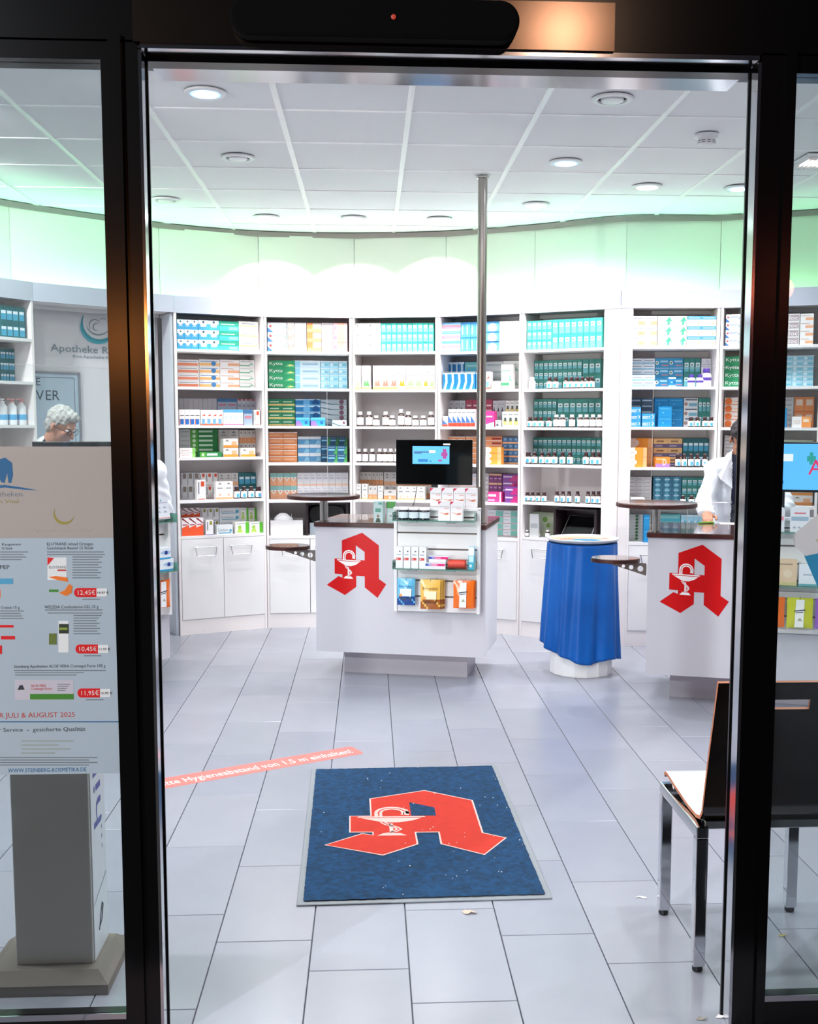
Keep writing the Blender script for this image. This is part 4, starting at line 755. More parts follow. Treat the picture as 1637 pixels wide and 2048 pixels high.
u0, zt = bay_px(2, 541, 1041, .03); u1, _ = bay_px(2, 606, 1041, .03); z0 = B2['zs'][5]+.0005; H = zt-z0
t = thing('storage_box', 'open white storage box with tissues and envelopes on the bottom shelf', 'box', world(2, (u0+u1)/2, .04, z0), B2['rz'])
w = (u1-u0)/2
b_ = MB(); b_.box(-w, w, 0, .006, 0, H, WHITE); b_.box(-w, w, .2, .206, 0, H, WHITE); b_.box(-w, -w+.006, .006, .2, 0, H, WHITE); b_.box(w-.006, w, .006, .2, 0, H, WHITE); b_.box(-w+.006, w-.006, .006, .2, 0, .006, WHITE); b_.build('body', t)
for i in range(9):
    x = -w+.03+i*.017
    link('envelope', MB().box(-.001, .001, 0, .13, 0, .14+.01*(i % 3), pr('#cfd3d8')).mesh('envelope'), None, uniq('pale grey paper envelope standing in white storage box, %s' % ordn(i, 9)), 'paper', 'envelopes in the storage box', None, world(2, (u0+u1)/2+x, .09, z0+.0065), B2['rz'])
rnd = random.Random(3); vs = []; fs = []; n = 14
ts = MB(); prof = []
for j in range(8):
    a = j/7*math.pi/2
    for k in range(n):
        b_a = 2*math.pi*k/n; rr = .075*math.cos(a)*(1+.12*math.sin(5*b_a+j)); vs.append((rr*math.cos(b_a), rr*.45*math.sin(b_a), .06*math.sin(a)*(1+.1*math.sin(3*b_a))))
for j in range(7):
    for k in range(n): fs.append((j*n+k, j*n+(k+1) % n, (j+1)*n+(k+1) % n, (j+1)*n+k))
fs.append(tuple(range(n))[::-1])
ts.add(vs, fs, mat('tissue', '#f6f6f8', .8)); o = ts.build('tissue', None, True, label='crumpled white tissue bulging out of the white storage box', cat='tissue', loc=world(2, (u0+u1)/2-.03, .081, z0+H-.01), rz=B2['rz'])

# ------------------------------------------------------------------ service counters
APTS = [(960, 180), (1258, 385), (1258, 975), (1388, 1060), (1232, 1310), (1003, 1140), (1003, 945), (850, 945), (850, 1140), (645, 1300), (315, 1140), (530, 970), (600, 995), (600, 935), (460, 932), (460, 662), (594, 662), (594, 335)]
AHOLE = [(845, 408), (1003, 515), (1003, 665), (845, 665)]
def a_poly(inset=0):
    """the red A as two rings (outer, hole) in a unit frame: x 0..1, y 0..1 upward"""
    fx = lambda x, y: ((x-315)/1073, 1-(y-180)/1130-.035*((x-315)/1073-.5))
    return [fx(*p) for p in APTS], [fx(*p) for p in AHOLE]
def decal_A(parent, name, M, S, th, red, white, outline=None):
    """emblem: red gothic A with the bowl and snake, lying in the xy plane of matrix M, S metres wide"""
    out, hole = a_poly(); asp = 1.05
    def ring(pts, z): return [Vector((x*S, y*S*asp, z)) for x, y in pts]
    def fill(o_, h_, z, mt, nm):
        bm = bmesh.new(); es = []
        for r in (o_, h_):
            if not r: continue
            v = [bm.verts.new(p) for p in ring(r, z)]
            for i in range(len(v)): es.append(bm.edges.new((v[i], v[(i+1) % len(v)])))
        bmesh.ops.triangle_fill(bm, edges=es, use_beauty=True)
        # drop faces inside the hole
        me = bpy.data.meshes.new(nm); bm.normal_update()
        for f in bm.faces:
            if f.normal.z < 0: f.normal_flip()
        bm.to_mesh(me); bm.free(); me.transform(M); me.materials.append(mt); return link(nm, me, parent)
    if outline:
        cx = sum(p[0] for p in out)/len(out)
        def off(pts, d):
            r = []
            n = len(pts)
            for i in range(n):
                a, b, c = Vector(pts[i-1]), Vector(pts[i]), Vector(pts[(i+1) % n]); e1 = (b-a).normalized(); e2 = (c-b).normalized()
                n1 = Vector((-e1.y, e1.x)); n2 = Vector((-e2.y, e2.x)); v = (n1+n2); v = v/max(v.length, .3); r.append(tuple(b+v*d))
            return r
        fill(off(out, .012), [], th*.5, outline, 'outline')
    fill(out, hole if not outline else [], th, red, 'letter')
    w = MB(); z = th*1.5+.0002; g = lambda x, y: ((x-315)/1073*S, (1-(y-180)/1130-.035*((x-315)/1073-.5))*S*asp, z)
    if outline: w.poly([g(*p) for p in AHOLE], FIELD)
    def band(cx, cy, r, wd, a0, a1, n=14):
        vs = []
        for k in range(n+1):
            a = math.radians(a0+(a1-a0)*k/n); vs += [g(cx+r*math.cos(a), cy-r*math.sin(a)), g(cx+(r-wd)*math.cos(a), cy-(r-wd)*math.sin(a))]
        w.add(vs, [(2*k, 2*k+2, 2*k+3, 2*k+1) for k in range(n)], white)
    band(723, 608, 112, 22, -10, 182); band(723, 608, 80, 18, -30, 182)
    w.poly([g(*p) for p in ((611, 608), (633, 608), (637, 672), (611, 672))][::-1], white); w.poly([g(*p) for p in ((643, 608), (661, 608), (661, 672), (643, 672))][::-1], white)
    w.poly([g(*p) for p in ((790, 640), (830, 655), (838, 590), (806, 570))], white)
    w.poly([g(*p) for p in ((500, 690), (935, 690), (925, 672), (510, 672))], white)
    w.poly([g(*p) for p in ((640, 765), (705, 782), (765, 780), (850, 748), (912, 700), (523, 700))], white)
    for off_ in (0, 26):
        pts = [(640+off_, 775), (668+off_, 820), (722+off_*.8, 860), (738+off_, 900), (700+off_, 945), (668+off_, 955)]
        for p, q in zip(pts, pts[1:]): w.poly([g(p[0], p[1]), g(q[0], q[1]), g(q[0]+15, q[1]), g(p[0]+15, p[1])], white)
    w.poly([g(*p) for p in ((698, 955), (722, 955), (722, 800), (698, 800))], white)
    w.poly([g(*p) for p in ((620, 1003), (800, 1003), (760, 962), (660, 962))], white)
    me = w.mesh('bowl_and_snake'); me.transform(M); bmx = bmesh.new(); bmx.from_mesh(me); bmesh.ops.recalc_face_normals(bmx, faces=bmx.faces); bmx.to_mesh(me); bmx.free(); link('bowl_and_snake', me, parent)
CW = 1.09; CD = .64
PERF = mat('bracket_steel', '#8d8580', .35, .9)
SLATG = mat('slat_groove', '#7c6a62', .5)
def counter(A, d, label, tag_, depth=CD, left_parts=True):
    """a service counter; A is its front left corner, d the direction of its front"""
    rz = math.atan2(d.y, d.x); t = thing('service_counter', label, 'counter', (A.x, A.y, 0), rz, None)
    MB().box(.012, CW-.006, .008, depth-.02, .17, .972, WHITE).build('body', t)
    MB().box(.0, CW, .0, .008, .17, .972, mat('front_laminate', '#cbc9d1', .3)).build('front_panel', t)
    MB().box(.135, CW-.14, .18, depth-.1, .0, .17, mat('plinth_grey', '#c2bac2', .35)).build('plinth', t)
    bevel(MB().box(-.008, CW+.004, -.012, depth, .972, 1.0, DARKWOOD).build('worktop_edge', t), .003)
    MB().box(-.006, CW+.002, -.010, depth-.002, 1.0, 1.0012, TOPWOOD).build('worktop', t)
    decal_A(t, 'emblem', Matrix.Translation((.072, 0, .532)) @ Matrix.Rotation(math.pi/2, 4, 'X'), .388, .0008, RED, mat('emblem_white', '#f4eeee', .4))
    n = Vector((-d.y, d.x)); W = lambda u, s, z: (A.x+d.x*u+n.x*s, A.y+d.y*u+n.y*s, z)
    # slatwall rack on the front
    r = thing('slatwall_rack', 'white slatwall display rack on front of '+tag_, 'rack', W(0, 0, 0), rz)
    x0, x1, y1, y0 = .52, 1.062, -.012, -.032
    prev = 0.455
    for zg in (.551, .651, .752, .848, .948, 1.048):
        MB().box(x0+.018, x1-.018, y0, y1, prev, zg-.005, WHITE).build('slat', r); prev = zg+.005
    MB().box(x0+.018, x1-.018, y0, y1, prev, 1.092, WHITE).build('slat', r)
    MB().box(x0+.018, x1-.018, y1-.004, y1, .455, 1.09, SLATG).build('backing', r)
    MB().box(x0, x0+.018, y0-.012, y1, .455, 1.105, WHITE).build('side_panel', r); MB().box(x1-.018, x1, y0-.03, y1, .455, 1.105, WHITE).build('side_panel', r)
    MB().box(x0, x1, y0-.03, y1+.01, 1.092, 1.107, WHITE).build('top_panel', r)
    for z in (1.034, .737):
        g = MB().box(x0+.014, x1-.02, -.148, y0-.0012, z-.006, z, SHELFGLASS).build('glass_shelf', r)
        e = MB(); e.box(x0+.014, x1-.02, -.15, -.1485, z-.006, z, GLASSEDGE); e.build('front_edge', g)
        MB().box(x0+.014, x0+.0155, -.15, -.04, z, z+.048, GLASSEDGE).build('side_glass', g); MB().box(x1-.0215, x1-.02, -.15, -.04, z, z+.048, GLASSEDGE).build('side_glass', g)
        for xx in (x0+.1, x1-.2): MB().box(xx, xx+.055, -.12, y0-.001, z-.018, z-.0065, mat('clip_grey', '#b9bcc0', .3)).build('bracket', g)
    # writing disc on a post, bag shelf at the side, acrylic screen
    q = W(.04, .05, 0); dk = thing('standing_disc', 'round dark wooden disc on a steel post, left corner of '+tag_, 'table', (q[0], q[1], 1.0015), rz)
    MB().lathe([(.024, 0), (.024, .145)], STEEL, 16).build('post', dk, True); MB().lathe([(.02, .0), (.034, .0), (.034, .004), (.03, .006)], STEEL, 16).build('foot', dk, True)
    bevel(MB().lathe([(.228, .145), (.232, .148), (.232, .166), (.228, .169)], DARKWOOD, 48).build('disc_edge', dk, True), .001)
    MB().lathe([(.226, .1692), (.226, .1702)], TOPWOOD, 48).build('disc_top', dk)
    q = W(-.19, .02, 0); bs = thing('bag_shelf', 'small round dark wooden bag shelf on perforated bracket, '+tag_, 'shelf', (q[0], q[1], 0), rz)
    pts = [(.145*math.cos(a), .12*math.sin(a)) for a in [math.radians(x) for x in range(-160, 161, 10)]]
    pts = pts+[(-.10, .035), (-.10, -.035)] if False else pts
    bevel(MB().prism(pts, .822, .845, DARKWOOD).build('disc', bs), .003)
    MB().prism([(x*.98, y*.98) for x, y in pts], .8452, .846, TOPWOOD).build('disc_top', bs)
    bk = MB(); yb = .0
    def holes_plate():
        bm = bmesh.new(); es = []
        outer = [(-.06, .818), (.182, .818), (.182, .745)]
        rings = [outer]+[[(cx_+rr*math.cos(a*math.pi/8), cz_+rr*math.sin(a*math.pi/8)) for a in range(16)] for cx_, cz_, rr in ((.05, .797, .010), (.095, .792, .013), (.148, .785, .017))]
        for rg in rings:
            v = [bm.verts.new((x, 0, z)) for x, z in rg]
            for i in range(len(v)): es.append(bm.edges.new((v[i], v[(i+1) % len(v)])))
        bmesh.ops.triangle_fill(bm, edges=es, use_beauty=True)
        for f in list(bm.faces):
            c = f.calc_center_median()
            if any((c.x-cx_)**2+(c.z-cz_)**2 < (rr*.8)**2 for cx_, cz_, rr in ((.05, .797, .010), (.095, .792, .013), (.148, .785, .017))): bm.faces.remove(f)
        r_ = bmesh.ops.extrude_face_region(bm, geom=bm.faces[:]); vv = [g_ for g_ in r_['geom'] if isinstance(g_, bmesh.types.BMVert)]; bmesh.ops.translate(bm, vec=(0, .004, 0), verts=vv)
        bmesh.ops.recalc_face_normals(bm, faces=bm.faces); me = bpy.data.meshes.new('bracket'); bm.to_mesh(me); bm.free(); me.materials.append(PERF); return me
    link('bracket', holes_plate(), bs)
    ac = thing('acrylic_screen', 'clear acrylic cough screen with a hatch on '+tag_, 'screen', (A.x, A.y, 0), rz)
    Y = .30; s = MB(); s.box(-.004, .98, Y, Y+.005, 1.16, 1.95, ACRYL); s.box(-.004, .21, Y, Y+.005, 1.0022, 1.16, ACRYL); s.box(.45, .98, Y, Y+.005, 1.0022, 1.16, ACRYL); s.build('sheet', ac)
    e = MB(); AE = mat('acrylic_edge', '#eef2f4', .2); e.box(-.006, -.004, Y, Y+.005, 1.0022, 1.95, AE); e.box(-.004, .98, Y, Y+.005, 1.95, 1.952, AE)
    e.tube([(.21, Y, 1.003), (.21, Y, 1.135), (.217, Y, 1.152), (.232, Y, 1.16), (.45, Y, 1.16), (.45, Y, 1.003)], .002, AE, 6); e.build('polished_edge', ac)
    return t, W, rz, d, n
A1, B1 = Vector((-.345, 7.033)), Vector((.713, 6.77)); d1 = (B1-A1).normalized()
c1, W1, rz1, _, _ = counter(A1, d1, 'white service counter with red pharmacy A emblem in the middle of the shop', 'the centre counter')
A2_, d2_ = Vector((1.604, 6.288)), Vector((.955, -.298)).normalized()
c2, W2, rz2, _, _ = counter(A2_, d2_, 'white service counter with red pharmacy A emblem, partly behind right door post', 'the right counter', .70)
d3 = Vector((math.cos(.86), math.sin(.86))); B3 = Vector((-1.242, 6.86)); A3 = B3-d3*CW
c3, W3, rz3, _, _ = counter(A3, d3, 'white service counter at left, mostly hidden by window poster and door post', 'the left counter')
# steel pole from the centre counter to the ceiling
q = W1(1.035, .15, 0)
t = thing('steel_pole', 'tall brushed steel pole from the centre counter to the ceiling', 'pole', (q[0], q[1], 1.002))
MB().lathe([(.029, 0), (.029, CEIL-1.008)], mat('pole_steel', '#a8a29c', .25, 1.0), 24).build('tube', t, True); MB().lathe([(.04, 0), (.04, .006), (.0295, .008)], STEEL, 20).build('flange', t, True)
MB().lathe([(.0295, CEIL-1.02), (.04, CEIL-1.018), (.04, CEIL-1.009)], STEEL, 20).build('flange', t, True)

def monitor(W, rz, label, full=False):
    q = W(.735, .17, 0); t = thing('monitor', label, 'monitor', (q[0], q[1], 1.002), rz)
    bevel(MB().box(-.245, .245, -.02, .0, .235, .52, BLACK).build('housing', t), .004)
    MB().box(-.241, .241, -.0215, -.0205, .24, .516, BLACKGLOSS).build('screen', t)
    MB().box(-.02, .02, .0, .02, .03, .4, BLACK).build('stand', t); bevel(MB().box(-.09, .09, -.06, .09, .0, .02, BLACK).build('foot', t), .004)
    BL = mat('reflection_blue', '#000000', .3, emit='#58b4f4', es=1.0); B2_ = mat('reflection_dark_blue', '#000000', .3, emit='#1d7fd0', es=.8); PKE = mat('reflection_magenta', '#000000', .3, emit='#b04a9c', es=.8); NV = mat('reflection_navy', '#000000', .3, emit='#3c5f9c', es=.8); WH = mat('reflection_white', '#000000', .3, emit='#e8f0ff', es=.9)
    y = -.0222
    if not full: x0, x1, z0, z1 = -.137, .1, .366, .478
    else: x0, x1, z0, z1 = -.235, .235, .25, .51
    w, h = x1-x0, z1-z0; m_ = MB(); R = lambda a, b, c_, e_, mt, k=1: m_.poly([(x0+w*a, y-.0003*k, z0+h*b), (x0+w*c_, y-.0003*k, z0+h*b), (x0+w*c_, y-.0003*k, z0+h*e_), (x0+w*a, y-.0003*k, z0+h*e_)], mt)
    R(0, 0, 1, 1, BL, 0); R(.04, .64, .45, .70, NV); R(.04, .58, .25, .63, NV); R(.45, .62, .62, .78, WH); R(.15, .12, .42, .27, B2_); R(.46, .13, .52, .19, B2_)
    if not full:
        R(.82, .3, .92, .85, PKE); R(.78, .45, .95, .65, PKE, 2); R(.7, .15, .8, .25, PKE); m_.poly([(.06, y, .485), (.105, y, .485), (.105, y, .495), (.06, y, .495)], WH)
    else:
        GR = mat('reflection_green', '#000000', .3, emit='#28a49c', es=.8); RD_ = mat('reflection_red', '#000000', .3, emit='#e0245c', es=.9)
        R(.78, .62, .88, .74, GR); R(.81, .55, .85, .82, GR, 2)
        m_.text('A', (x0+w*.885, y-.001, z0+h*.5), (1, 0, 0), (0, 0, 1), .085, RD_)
    m_.build('painted_reflection', t); return t  # blue reflection in the screen, painted as glowing patches
monitor(W1, rz1, 'black monitor with a small painted blue reflection on the centre counter')
monitor(W2, rz2, 'monitor with painted blue reflection and red A on the right counter, right edge', True)
q = W3(.80, .53, 0)
t = thing('monitor', 'back-tilted flat black monitor behind the window poster on the left counter', 'monitor', (q[0]-.0, q[1], 1.002), rz3-.86)
bevel(MB().box(-.24, .24, -.02, .0, .22, .505, BLACK).build('housing', t), .004); MB().box(-.02, .02, .0, .02, .02, .4, BLACK).build('stand', t); bevel(MB().box(-.09, .09, -.06, .09, .0, .02, BLACK).build('foot', t), .004)

def std(W, rz, design, u, s, z, w, h, d_, label, tilt=0, group=None):
    kind = D[design][0]; q = W(u, s, z+.0006); o = link(kind, product(design, w, h, d_), None, uniq(label), 'box', group, None, q, rz)
    if tilt: o.rotation_euler = (tilt, 0, rz)
    return o
# goods on the centre rack
for i in range(4): std(W1, rz1, 'elotrans', .775+i*.0735, .03, 1.107, .072, .118, .045, 'white electrolyte box with red corner, back row, %s, on rack top of centre counter' % ordn(i, 4), 0, 'electrolyte boxes on the rack top')
for i in range(2): std(W1, rz1, 'elotrans', .853+i*.076, -.115, 1.034, .074, .12, .045, 'white electrolyte box with red corner, %s of front pair on upper glass shelf' % ('left' if i == 0 else 'right'), 0, 'electrolyte boxes on the glass shelf')
DKJ = mat('dark_jar', '#16222e', .2, spec=.7); PLB = mat('pale_blue_label', '#dbe8ee', .5)
for i in range(3):
    q = W1(.592+i*.066, -.095, 1.0346); t = thing('cream_jar', uniq('dark blue cream jar with white lid, %s of three on upper glass shelf' % ordn(i, 3)), 'jar', q, rz1, 'cream jars on the upper glass shelf')
    MB().lathe([(.027, 0), (.0315, .004), (.0315, .052), (.026, .06)], DKJ, 24).build('body', t, True); MB().lathe([(.0318, .012), (.0324, .0125), (.0324, .048), (.0318, .0485)], PLB, 24).build('label', t, True)
    MB().lathe([(.031, .0605), (.0325, .0615), (.0325, .076), (.031, .078)], CAPW, 24).build('lid', t, True)
for i in range(4): std(W1, rz1, 'sachet', .573+i*.049, -.11, .737, .045, .132, .05, 'slim white medicine box with red label, %s of four on lower glass shelf' % ordn(i, 4), 0, 'slim boxes on the lower glass shelf')
std(W1, rz1, 'fenistil', .80, -.12, .737, .125, .038, .03, 'white ointment box with pink and blue band, lower of two on glass shelf'); std(W1, rz1, 'fenistil', .815, -.09, .776, .125, .038, .03, 'white ointment box with pink and blue band, upper of two on glass shelf')
std(W1, rz1, 'nasal', 1.018, -.1, .737, .036, .14, .03, 'slim aqua and white box at right end of lower glass shelf')
q = W1(.93, -.11, .7376); t = thing('wrapped_roll', 'clear wrapped pack with an orange-red roll on lower glass shelf', 'package', q, rz1)
rr = MB(); rr.tube([(-.055, 0, .031), (-.05, 0, .031), (.05, 0, .031), (.055, 0, .031)], [.022, .0275, .0275, .022], mat('coral_roll', '#f2553f', .45, bump=(60, .3)), 18); rr.build('roll', t, True)
wr = MB(); wr.tube([(-.068, 0, .031), (-.066, 0, .031), (.066, 0, .031), (.068, 0, .031)], [.026, .0302, .0302, .026], glass_mat('clear_film', '#ffffff', 1.2, 0, .08), 12); wr.build('film', t)
# candy bags
BAGC = {'blue': ('light blue sweets bag with dark blue foot', '#6fc4ec', '#1c4c9c', 'Em-eukal', '#1d4f8c', '#e8f4fa'), 'gold': ('golden brown sweets bag', '#f2c05c', '#a85c20', 'Em-eukal', '#7c5018', '#f8ecc8'),
        'orange': ('glossy orange sweets bag with white stripe', '#f0701c', '#f0701c', '', '', '#eef0f4'), 'lime': ('lime yellow sweets bag with white stripe', '#c8cc24', '#c8cc24', '', '', '#f0f0ec'), 'violet': ('violet sweets bag with white stripe', '#8c58b8', '#8c58b8', '', '', '#f0ecf4')}
def bag(W, rz, kind, u, s, ztop, w, h, label, th=.022, grp=None, n=0):
    words, c0, c1_, txt, ct, cl = BAGC[kind]; t = thing('sweets_bag', uniq(label), 'bag', W(u, s, ztop-h), rz, grp)
    m0 = mat('bag_'+kind, c0, .22, spec=.6); m1 = mat('bag_foot_'+kind, c1_, .22, spec=.6); NX, NZ = 10, 12; random.seed(n+5)
    for side, nm in ((-1, 'front'), (1, 'back')):
        vs = []; ph = random.uniform(0, 6)
        for j in range(NZ+1):
            for i in range(NX+1):
                a, b = i/NX, j/NZ; e = min(1, 4.5*a, 4.5*(1-a))*min(1, 6*b, 6*(1-b)); puff = (math.sin(math.pi*a)**.6)*(math.sin(math.pi*min(1, b*1.05))**.5) if 0 < a < 1 and 0 < b < 1 else 0
                vs.append(((a-.5)*w*(1-.03*math.sin(math.pi*b)), side*(.001+th/2*puff*(1+.16*math.sin(9*b+ph)*math.cos(7*a+ph))), b*h))
        f0 = []; f1 = []
        for j in range(NZ):
            for i in range(NX): (f1 if (j/NZ < .3 and (i+j) % 7 != 3) else f0).append((j*(NX+1)+i, j*(NX+1)+i+1, (j+1)*(NX+1)+i+1, (j+1)*(NX+1)+i)[::-side])
        mb = MB(); mb.add(vs, f0, m0); mb.add(vs, f1, m1); ob = mb.build(nm, t, True)
        if side < 0:
            pn = MB(); y = -th/2*1.13-.002; cm_ = mat('bag_print_'+cl.strip('#'), cl, .4)
            if txt:
                pn.text(txt, (0, y, h*.72), (1, 0, 0), (0, 0, 1), h*.085, mat('bag_ink_'+kind, ct, .4), width=w*.74)
                pn.poly([(-w*.3, y, h*.34), (w*.3, y, h*.34), (w*.32, y, h*.62), (-w*.32, y, h*.62)], cm_)
                pn.poly([(-w*.12+w*.22*math.cos(a*math.pi/8), y-.0004, h*.25+h*.05*math.sin(a*math.pi/8)) for a in range(16)], mat('sweet_'+kind, {'blue': '#26406c', 'gold': '#6c3c1c'}[kind], .3))
                pn.poly([(w*.1, y-.0003, h*.24), (w*.33, y-.0003, h*.34), (w*.3, y-.0003, h*.18)], mat('sweet_'+kind, '#26406c')); pn.poly([(-w*.28+w*.09*math.cos(a*math.pi/6), y-.0005, h*.38+h*.055*math.sin(a*math.pi/6)) for a in range(12)], mat('bag_fruit', '#f2a04c', .4))
            else:
                pn.poly([(-w*.2, y, h*.04), (w*.14, y, h*.04), (w*.16, y, h*.95), (-w*.16, y, h*.95)], cm_)
                pn.text('Eltern', (-w*.01, y-.0004, h*.78), (1, 0, 0), (0, 0, 1), h*.045, pr('#9aa0a8'), width=w*.2) if False else None
                ik = mat('bag_ink_dark', '#3c4454', .4); pn.poly([(-w*.22, y-.0004, h*.55), (w*.2, y-.0004, h*.60), (w*.2, y-.0004, h*.64), (-w*.22, y-.0004, h*.59)], ik); pn.poly([(-w*.16, y-.0004, h*.50), (w*.12, y-.0004, h*.53), (w*.12, y-.0004, h*.56), (-w*.16, y-.0004, h*.53)], ik)
                pn.poly([(-w*.1, y-.0004, h*.25), (0, y-.0004, h*.36), (w*.1, y-.0004, h*.25)], pr('#a8a890'))
            pn.build('print', t)
    MB().tube([(0, th*.2, h-.008), (0, -.01, h-.006), (0, -s-.034 if False else .02, h+.004)], .0018, STEEL, 6).build('hook', t); return t
bag(W1, rz1, 'blue', .605, -.075, .668, .115, .168, 'light blue sweets bag hanging at left on the centre rack', .03, None, 1)
for k in range(3): bag(W1, rz1, 'gold', .765+k*.010, -.115+k*.027, .668-.002*k, .125, .182, ['golden sweets bag hanging in front, centre rack', 'golden sweets bag hanging behind the front one, centre rack', 'golden sweets bag hanging rearmost, centre rack'][k], .018, 'golden sweets bags on the centre rack', k)
for k in range(2): bag(W1, rz1, 'orange', .970+k*.006, -.105+k*.034, .666, .128, .17, ['glossy orange sweets bag hanging in front, centre rack', 'glossy orange sweets bag hanging behind another, centre rack'][k], .024, 'orange sweets bags on the centre rack', k+3)
# boxes on the centre worktop
std(W1, rz1-.1, 'covid', .41, .03, 1.0012, .062, .135, .05, 'upright pale green box with small portrait on the centre worktop'); std(W1, rz1-.1, 'greencard', .48, .06, 1.0012, .06, .132, .02, 'green and pale information card beside the portrait box')
cb = MB(); cb.tube([W1(.62, .06, 1.006), W1(.60, .07, 1.06), W1(.625, .09, 1.14), W1(.632, .12, 1.225)], .0022, BLACK, 6); cb.build('cable', None, label='thin black cable hanging below the centre monitor', cat='cable')
# goods on the right rack
HOLD = mat('pack_white', '#e6e8ee', .3)
for i in range(3):
    q = W2(.56+i*.13, -.1, 1.0346); t = thing('blister_pack', uniq('white hanging-card pack with rounded head, %s on upper shelf of right rack' % ordn(i, 3)), 'package', q, rz2, 'white packs on the right rack')
    pts = [(-.05, 0), (.05, 0), (.05, .12)]+[(.05*math.cos(a), .12+.022*math.sin(a)) for a in [math.pi*k/8 for k in range(1, 8)]]+[(-.05, .12)]
    MB().prism(pts, 0, .02, HOLD, MR).build('card', t)
    p_ = MB(); c_ = ['#4ca0a0', '#e88ca0', '#9cb4c8'][i]; p_.poly([(-.045, -.0208, .062), (.045, -.0208, .062), (.045, -.0208, .085), (-.045, -.0208, .085)], pr(c_)); p_.poly([(-.03, -.0208, .1), (.03, -.0208, .1), (.03, -.0208, .108), (-.03, -.0208, .108)], pr('#d8707c'))
    for k in range(3): p_.poly([(-.035+k*.025, -.0208, .02), (-.02+k*.025, -.0208, .02), (-.02+k*.025, -.0208, .03), (-.035+k*.025, -.0208, .03)], pr('#a8b0b8'))
    p_.build('print', t)
D['tilted_tan'] = ('tea_box', 'tan tea box', '#dcc0a0', [('r', 0, 0, 1, .12, '#c8c088'), ('c', .6, .45, .2, '#e4d0b4'), ('r', .2, .8, .8, .84, '#8c7c6c')]); D['redpack'] = ('tea_box', 'red box with white top', '#c85840', [('r', 0, .75, 1, 1, '#ececf0'), ('r', .2, .3, .8, .4, '#e8b0a0')]); D['paleteal'] = ('tea_box', 'pale box with teal foot', '#e0e6ec', [('r', 0, 0, 1, .1, '#5ca4ac'), ('r', .2, .5, .8, .55, '#98a8b0')])
std(W2, rz2, 'redpack', .655, -.1, .737, .06, .14, .04, 'red and white box at left end of lower shelf, right rack'); std(W2, rz2, 'tilted_tan', .755, -.1, .737, .12, .145, .04, 'tan tea box on the lower shelf, right rack'); std(W2, rz2, 'paleteal', .88, -.1, .737, .11, .12, .04, 'pale box with teal foot on the lower shelf, right rack')
bag(W2, rz2, 'orange', .69, -.08, .666, .14, .17, 'orange sweets bag with white stripe beside right door post', .03, None, 7); bag(W2, rz2, 'lime', .84, -.08, .666, .14, .17, 'lime yellow sweets bag with white stripe on the right rack', .03, None, 8); bag(W2, rz2, 'violet', .985, -.08, .666, .13, .17, 'violet sweets bag at the right edge of the right rack', .03, None, 9)
# goods on the left rack
std(W3, rz3, 'pillcard', .96, -.1, 1.046, .11, .13, .05, 'pale grey medicine box with leaf icons on the left rack, beside door post', -.2); std(W3, rz3, 'pillcard', .84, -.1, 1.046, .11, .13, .05, 'pale grey medicine box hidden behind door post, left rack', -.2)
std(W3, rz3, 'eye', .955, -.1, .737, .15, .07, .05, 'white eye drop box with blue stripe, lower of two on left rack'); std(W3, rz3, 'eye', .94, -.095, .8082, .15, .07, .05, 'white eye drop box with blue stripe, upper of two on left rack')
bag(W3, rz3, 'orange', .965, -.09, .68, .12, .17, 'orange sweets bag on the left rack beside the door post', .03, None, 11)

# ------------------------------------------------------------------ blue cloth stand
t = thing('round_stand', 'round white display stand draped with shiny blue cloth, right of centre counter', 'stand', (1.385, 7.12, 0))
oc = [(.205*math.cos(a), .205*math.sin(a)) for a in [math.radians(22.5*k) for k in range(16)]]
bevel(MB().prism(oc, 0, .84, WHITE).build('drum', t), .003)
pb = MB(); pb.poly([(-.03, -.2075, .10), (.03, -.2075, .10), (.03, -.2075, .115), (-.03, -.2075, .115)], pr('#b8b4b4')); pb.build('print', t); pb = MB(); pb.poly([(.03*math.cos(a*math.pi/5), -.2075, .145+.02*math.sin(a*math.pi/5)) for a in range(10)], pr('#c8c4c8')); pb.build('emblem', t)
TR = mat('tray_rim', '#b8bcc6', .25)
t2 = thing('round_tray', 'round tray with orange and blue wave picture on top of the blue cloth stand', 'tray', (1.385, 7.12, .858))
MB().lathe([(.19, 0), (.228, .014), (.236, .026), (.234, .028), (.222, .018)], TR, 48).build('rim', t2, True)
tp = MB(); OR = mat('tray_orange', '#e0ae8c', .2); BLU = mat('tray_blue', '#2f96d0', .2); CO = mat('tray_coral', '#dc7c64', .2); BL2 = mat('tray_pale', '#a4c0d8', .2)
tp.lathe([(.224, .0182), (.223, .0186)], OR, 40); tp.build('picture', t2)
tq = MB()
def blob(cx, cy, rx, ry, ph, z, mt): tq.poly([(cx+rx*math.cos(a)*(1+.2*math.sin(3*a+ph)), cy+ry*math.sin(a)*(1+.2*math.cos(2*a+ph)), z) for a in [2*math.pi*k/24 for k in range(24)]], mt)
blob(.03, -.06, .11, .07, 1, .0192, BLU); blob(-.1, -.1, .07, .05, 2, .0194, BL2); blob(-.1, .0, .045, .03, 0, .0196, CO); blob(.12, -.07, .05, .03, 4, .0196, BL2); blob(.15, .02, .03, .02, 3, .0198, CO)
tq.build('picture_wave', t2)
SILK = mat('blue_satin', '#0052a4', .42, spec=.35, noise=(3, '#045eb4'))
NK, NJ = 180, 44; vs = []; fs = []
